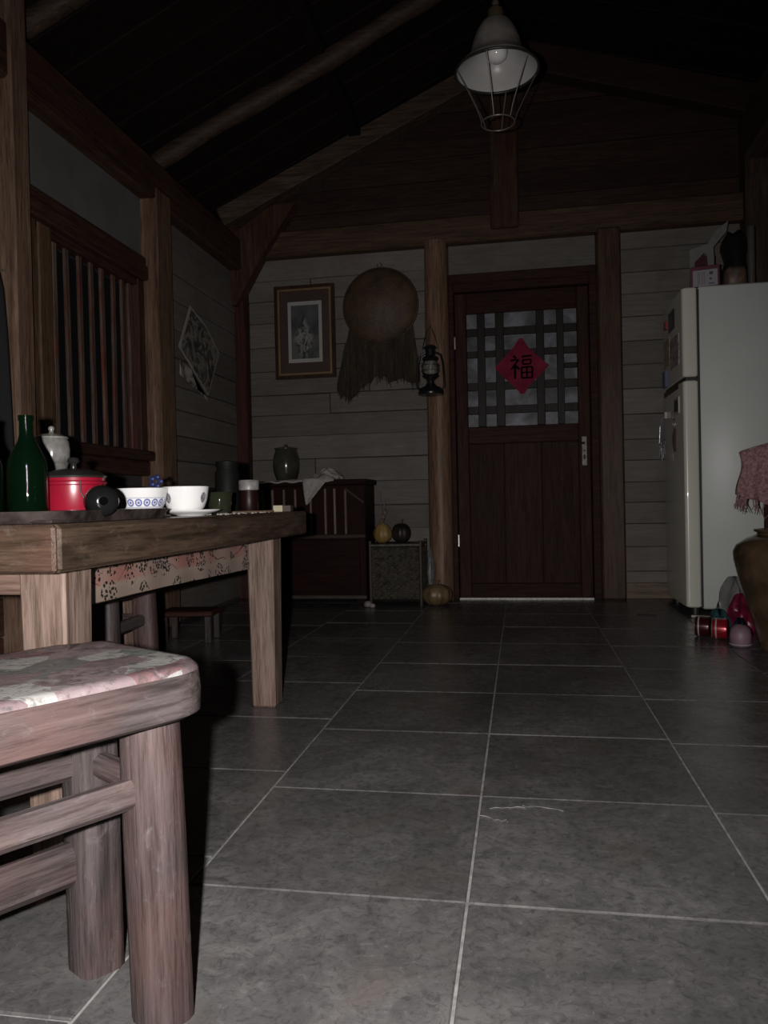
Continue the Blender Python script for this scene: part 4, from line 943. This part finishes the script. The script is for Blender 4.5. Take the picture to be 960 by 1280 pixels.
def crumple(x, y, rx, ry, h, mat, name, label, cat, seed=0, n=24):
    q = random.Random(seed)
    ph = [q.uniform(0, 6) for _ in range(6)]
    def f(u, v_):
        a = u * 2 * pi; s = math.sqrt(max(0, math.sin(v_ * pi * .52 + .0))) if v_ > 0 else 0
        k = 1 + .14 * sin(a * 5 + ph[0] + v_ * 5) + .10 * sin(a * 9 + ph[1] - v_ * 7)
        return (x + rx * s * k * cos(a), y + ry * s * k * sin(a), .002 + max(0, h * cos(v_ * pi / 2) * (1 + .2 * sin(a * 4 + ph[2]))))
    return tag(mk(name, grid(f, n, 10), mat, smooth=60, thick=.0015), label, cat)
crumple(.905, 3.79, .045, .05, .09, plain('teal_plastic', (.02, .055, .06), .35, s=30, var=.4), 'teal_bag', 'crumpled teal plastic bag behind the cans', 'bag', 1)
crumple(.932, 3.56, .028, .045, .085, plain('navy_plastic', (.008, .014, .032), .35, s=30, var=.4), 'navy_bag', 'small crumpled navy plastic bag between can and pink bag', 'bag', 2)
crumple(1.012, 3.81, .058, .05, .15, plain('magenta_foil', (.13, .008, .028), .3, s=30, var=.4), 'magenta_wrapper', 'crumpled magenta wrapper pack behind the pink bag', 'wrapper', 3)
crumple(1.03, 4.0, .075, .065, .20, plain('pale_film', (.17, .17, .16), .25, s=20, var=.2), 'clear_film_bag', 'pale translucent film bag against the refrigerator side', 'bag', 4)
pnk = thing('pink_pouch', 'round-topped dusty pink pouch on the floor beside the urn', 'pouch', (.905, 3.44, .0))
mk('pouch_body', tr(lathe([(0, 0), (.035, 0), (.042, .008), (.043, .05), (.038, .075), (.022, .09), (0, .094)], 28), Matrix.Scale(1.0, 4)), plain('dusty_pink', (.20, .125, .15), .5, s=20, var=.2), pnk, smooth=60)
mk('pouch_seam', tube([(.0435 * cos(a), .0435 * sin(a), .012) for a in [2 * pi * i / 28 for i in range(28)]], .002, 5, True), plain('seam', (.45, .38, .40), .5), pnk, smooth=180)
tag(mk('paper_scrap', prism([(.60, 4.28), (.70, 4.27), (.71, 4.31), (.62, 4.34)], .002, .004, 'xy'), plain('pinkish_paper', (.09, .065, .06), .7)), 'flat pinkish paper scrap on the floor before the refrigerator', 'paper')
tag(mk('metal_strip', beam((.875, 4.24, .008), (.96, 4.20, .008), .014, .012, .002), plain('pale_strip', (.50, .48, .44), .4)), 'short pale metal strip on the floor at the fridge corner', 'strip')
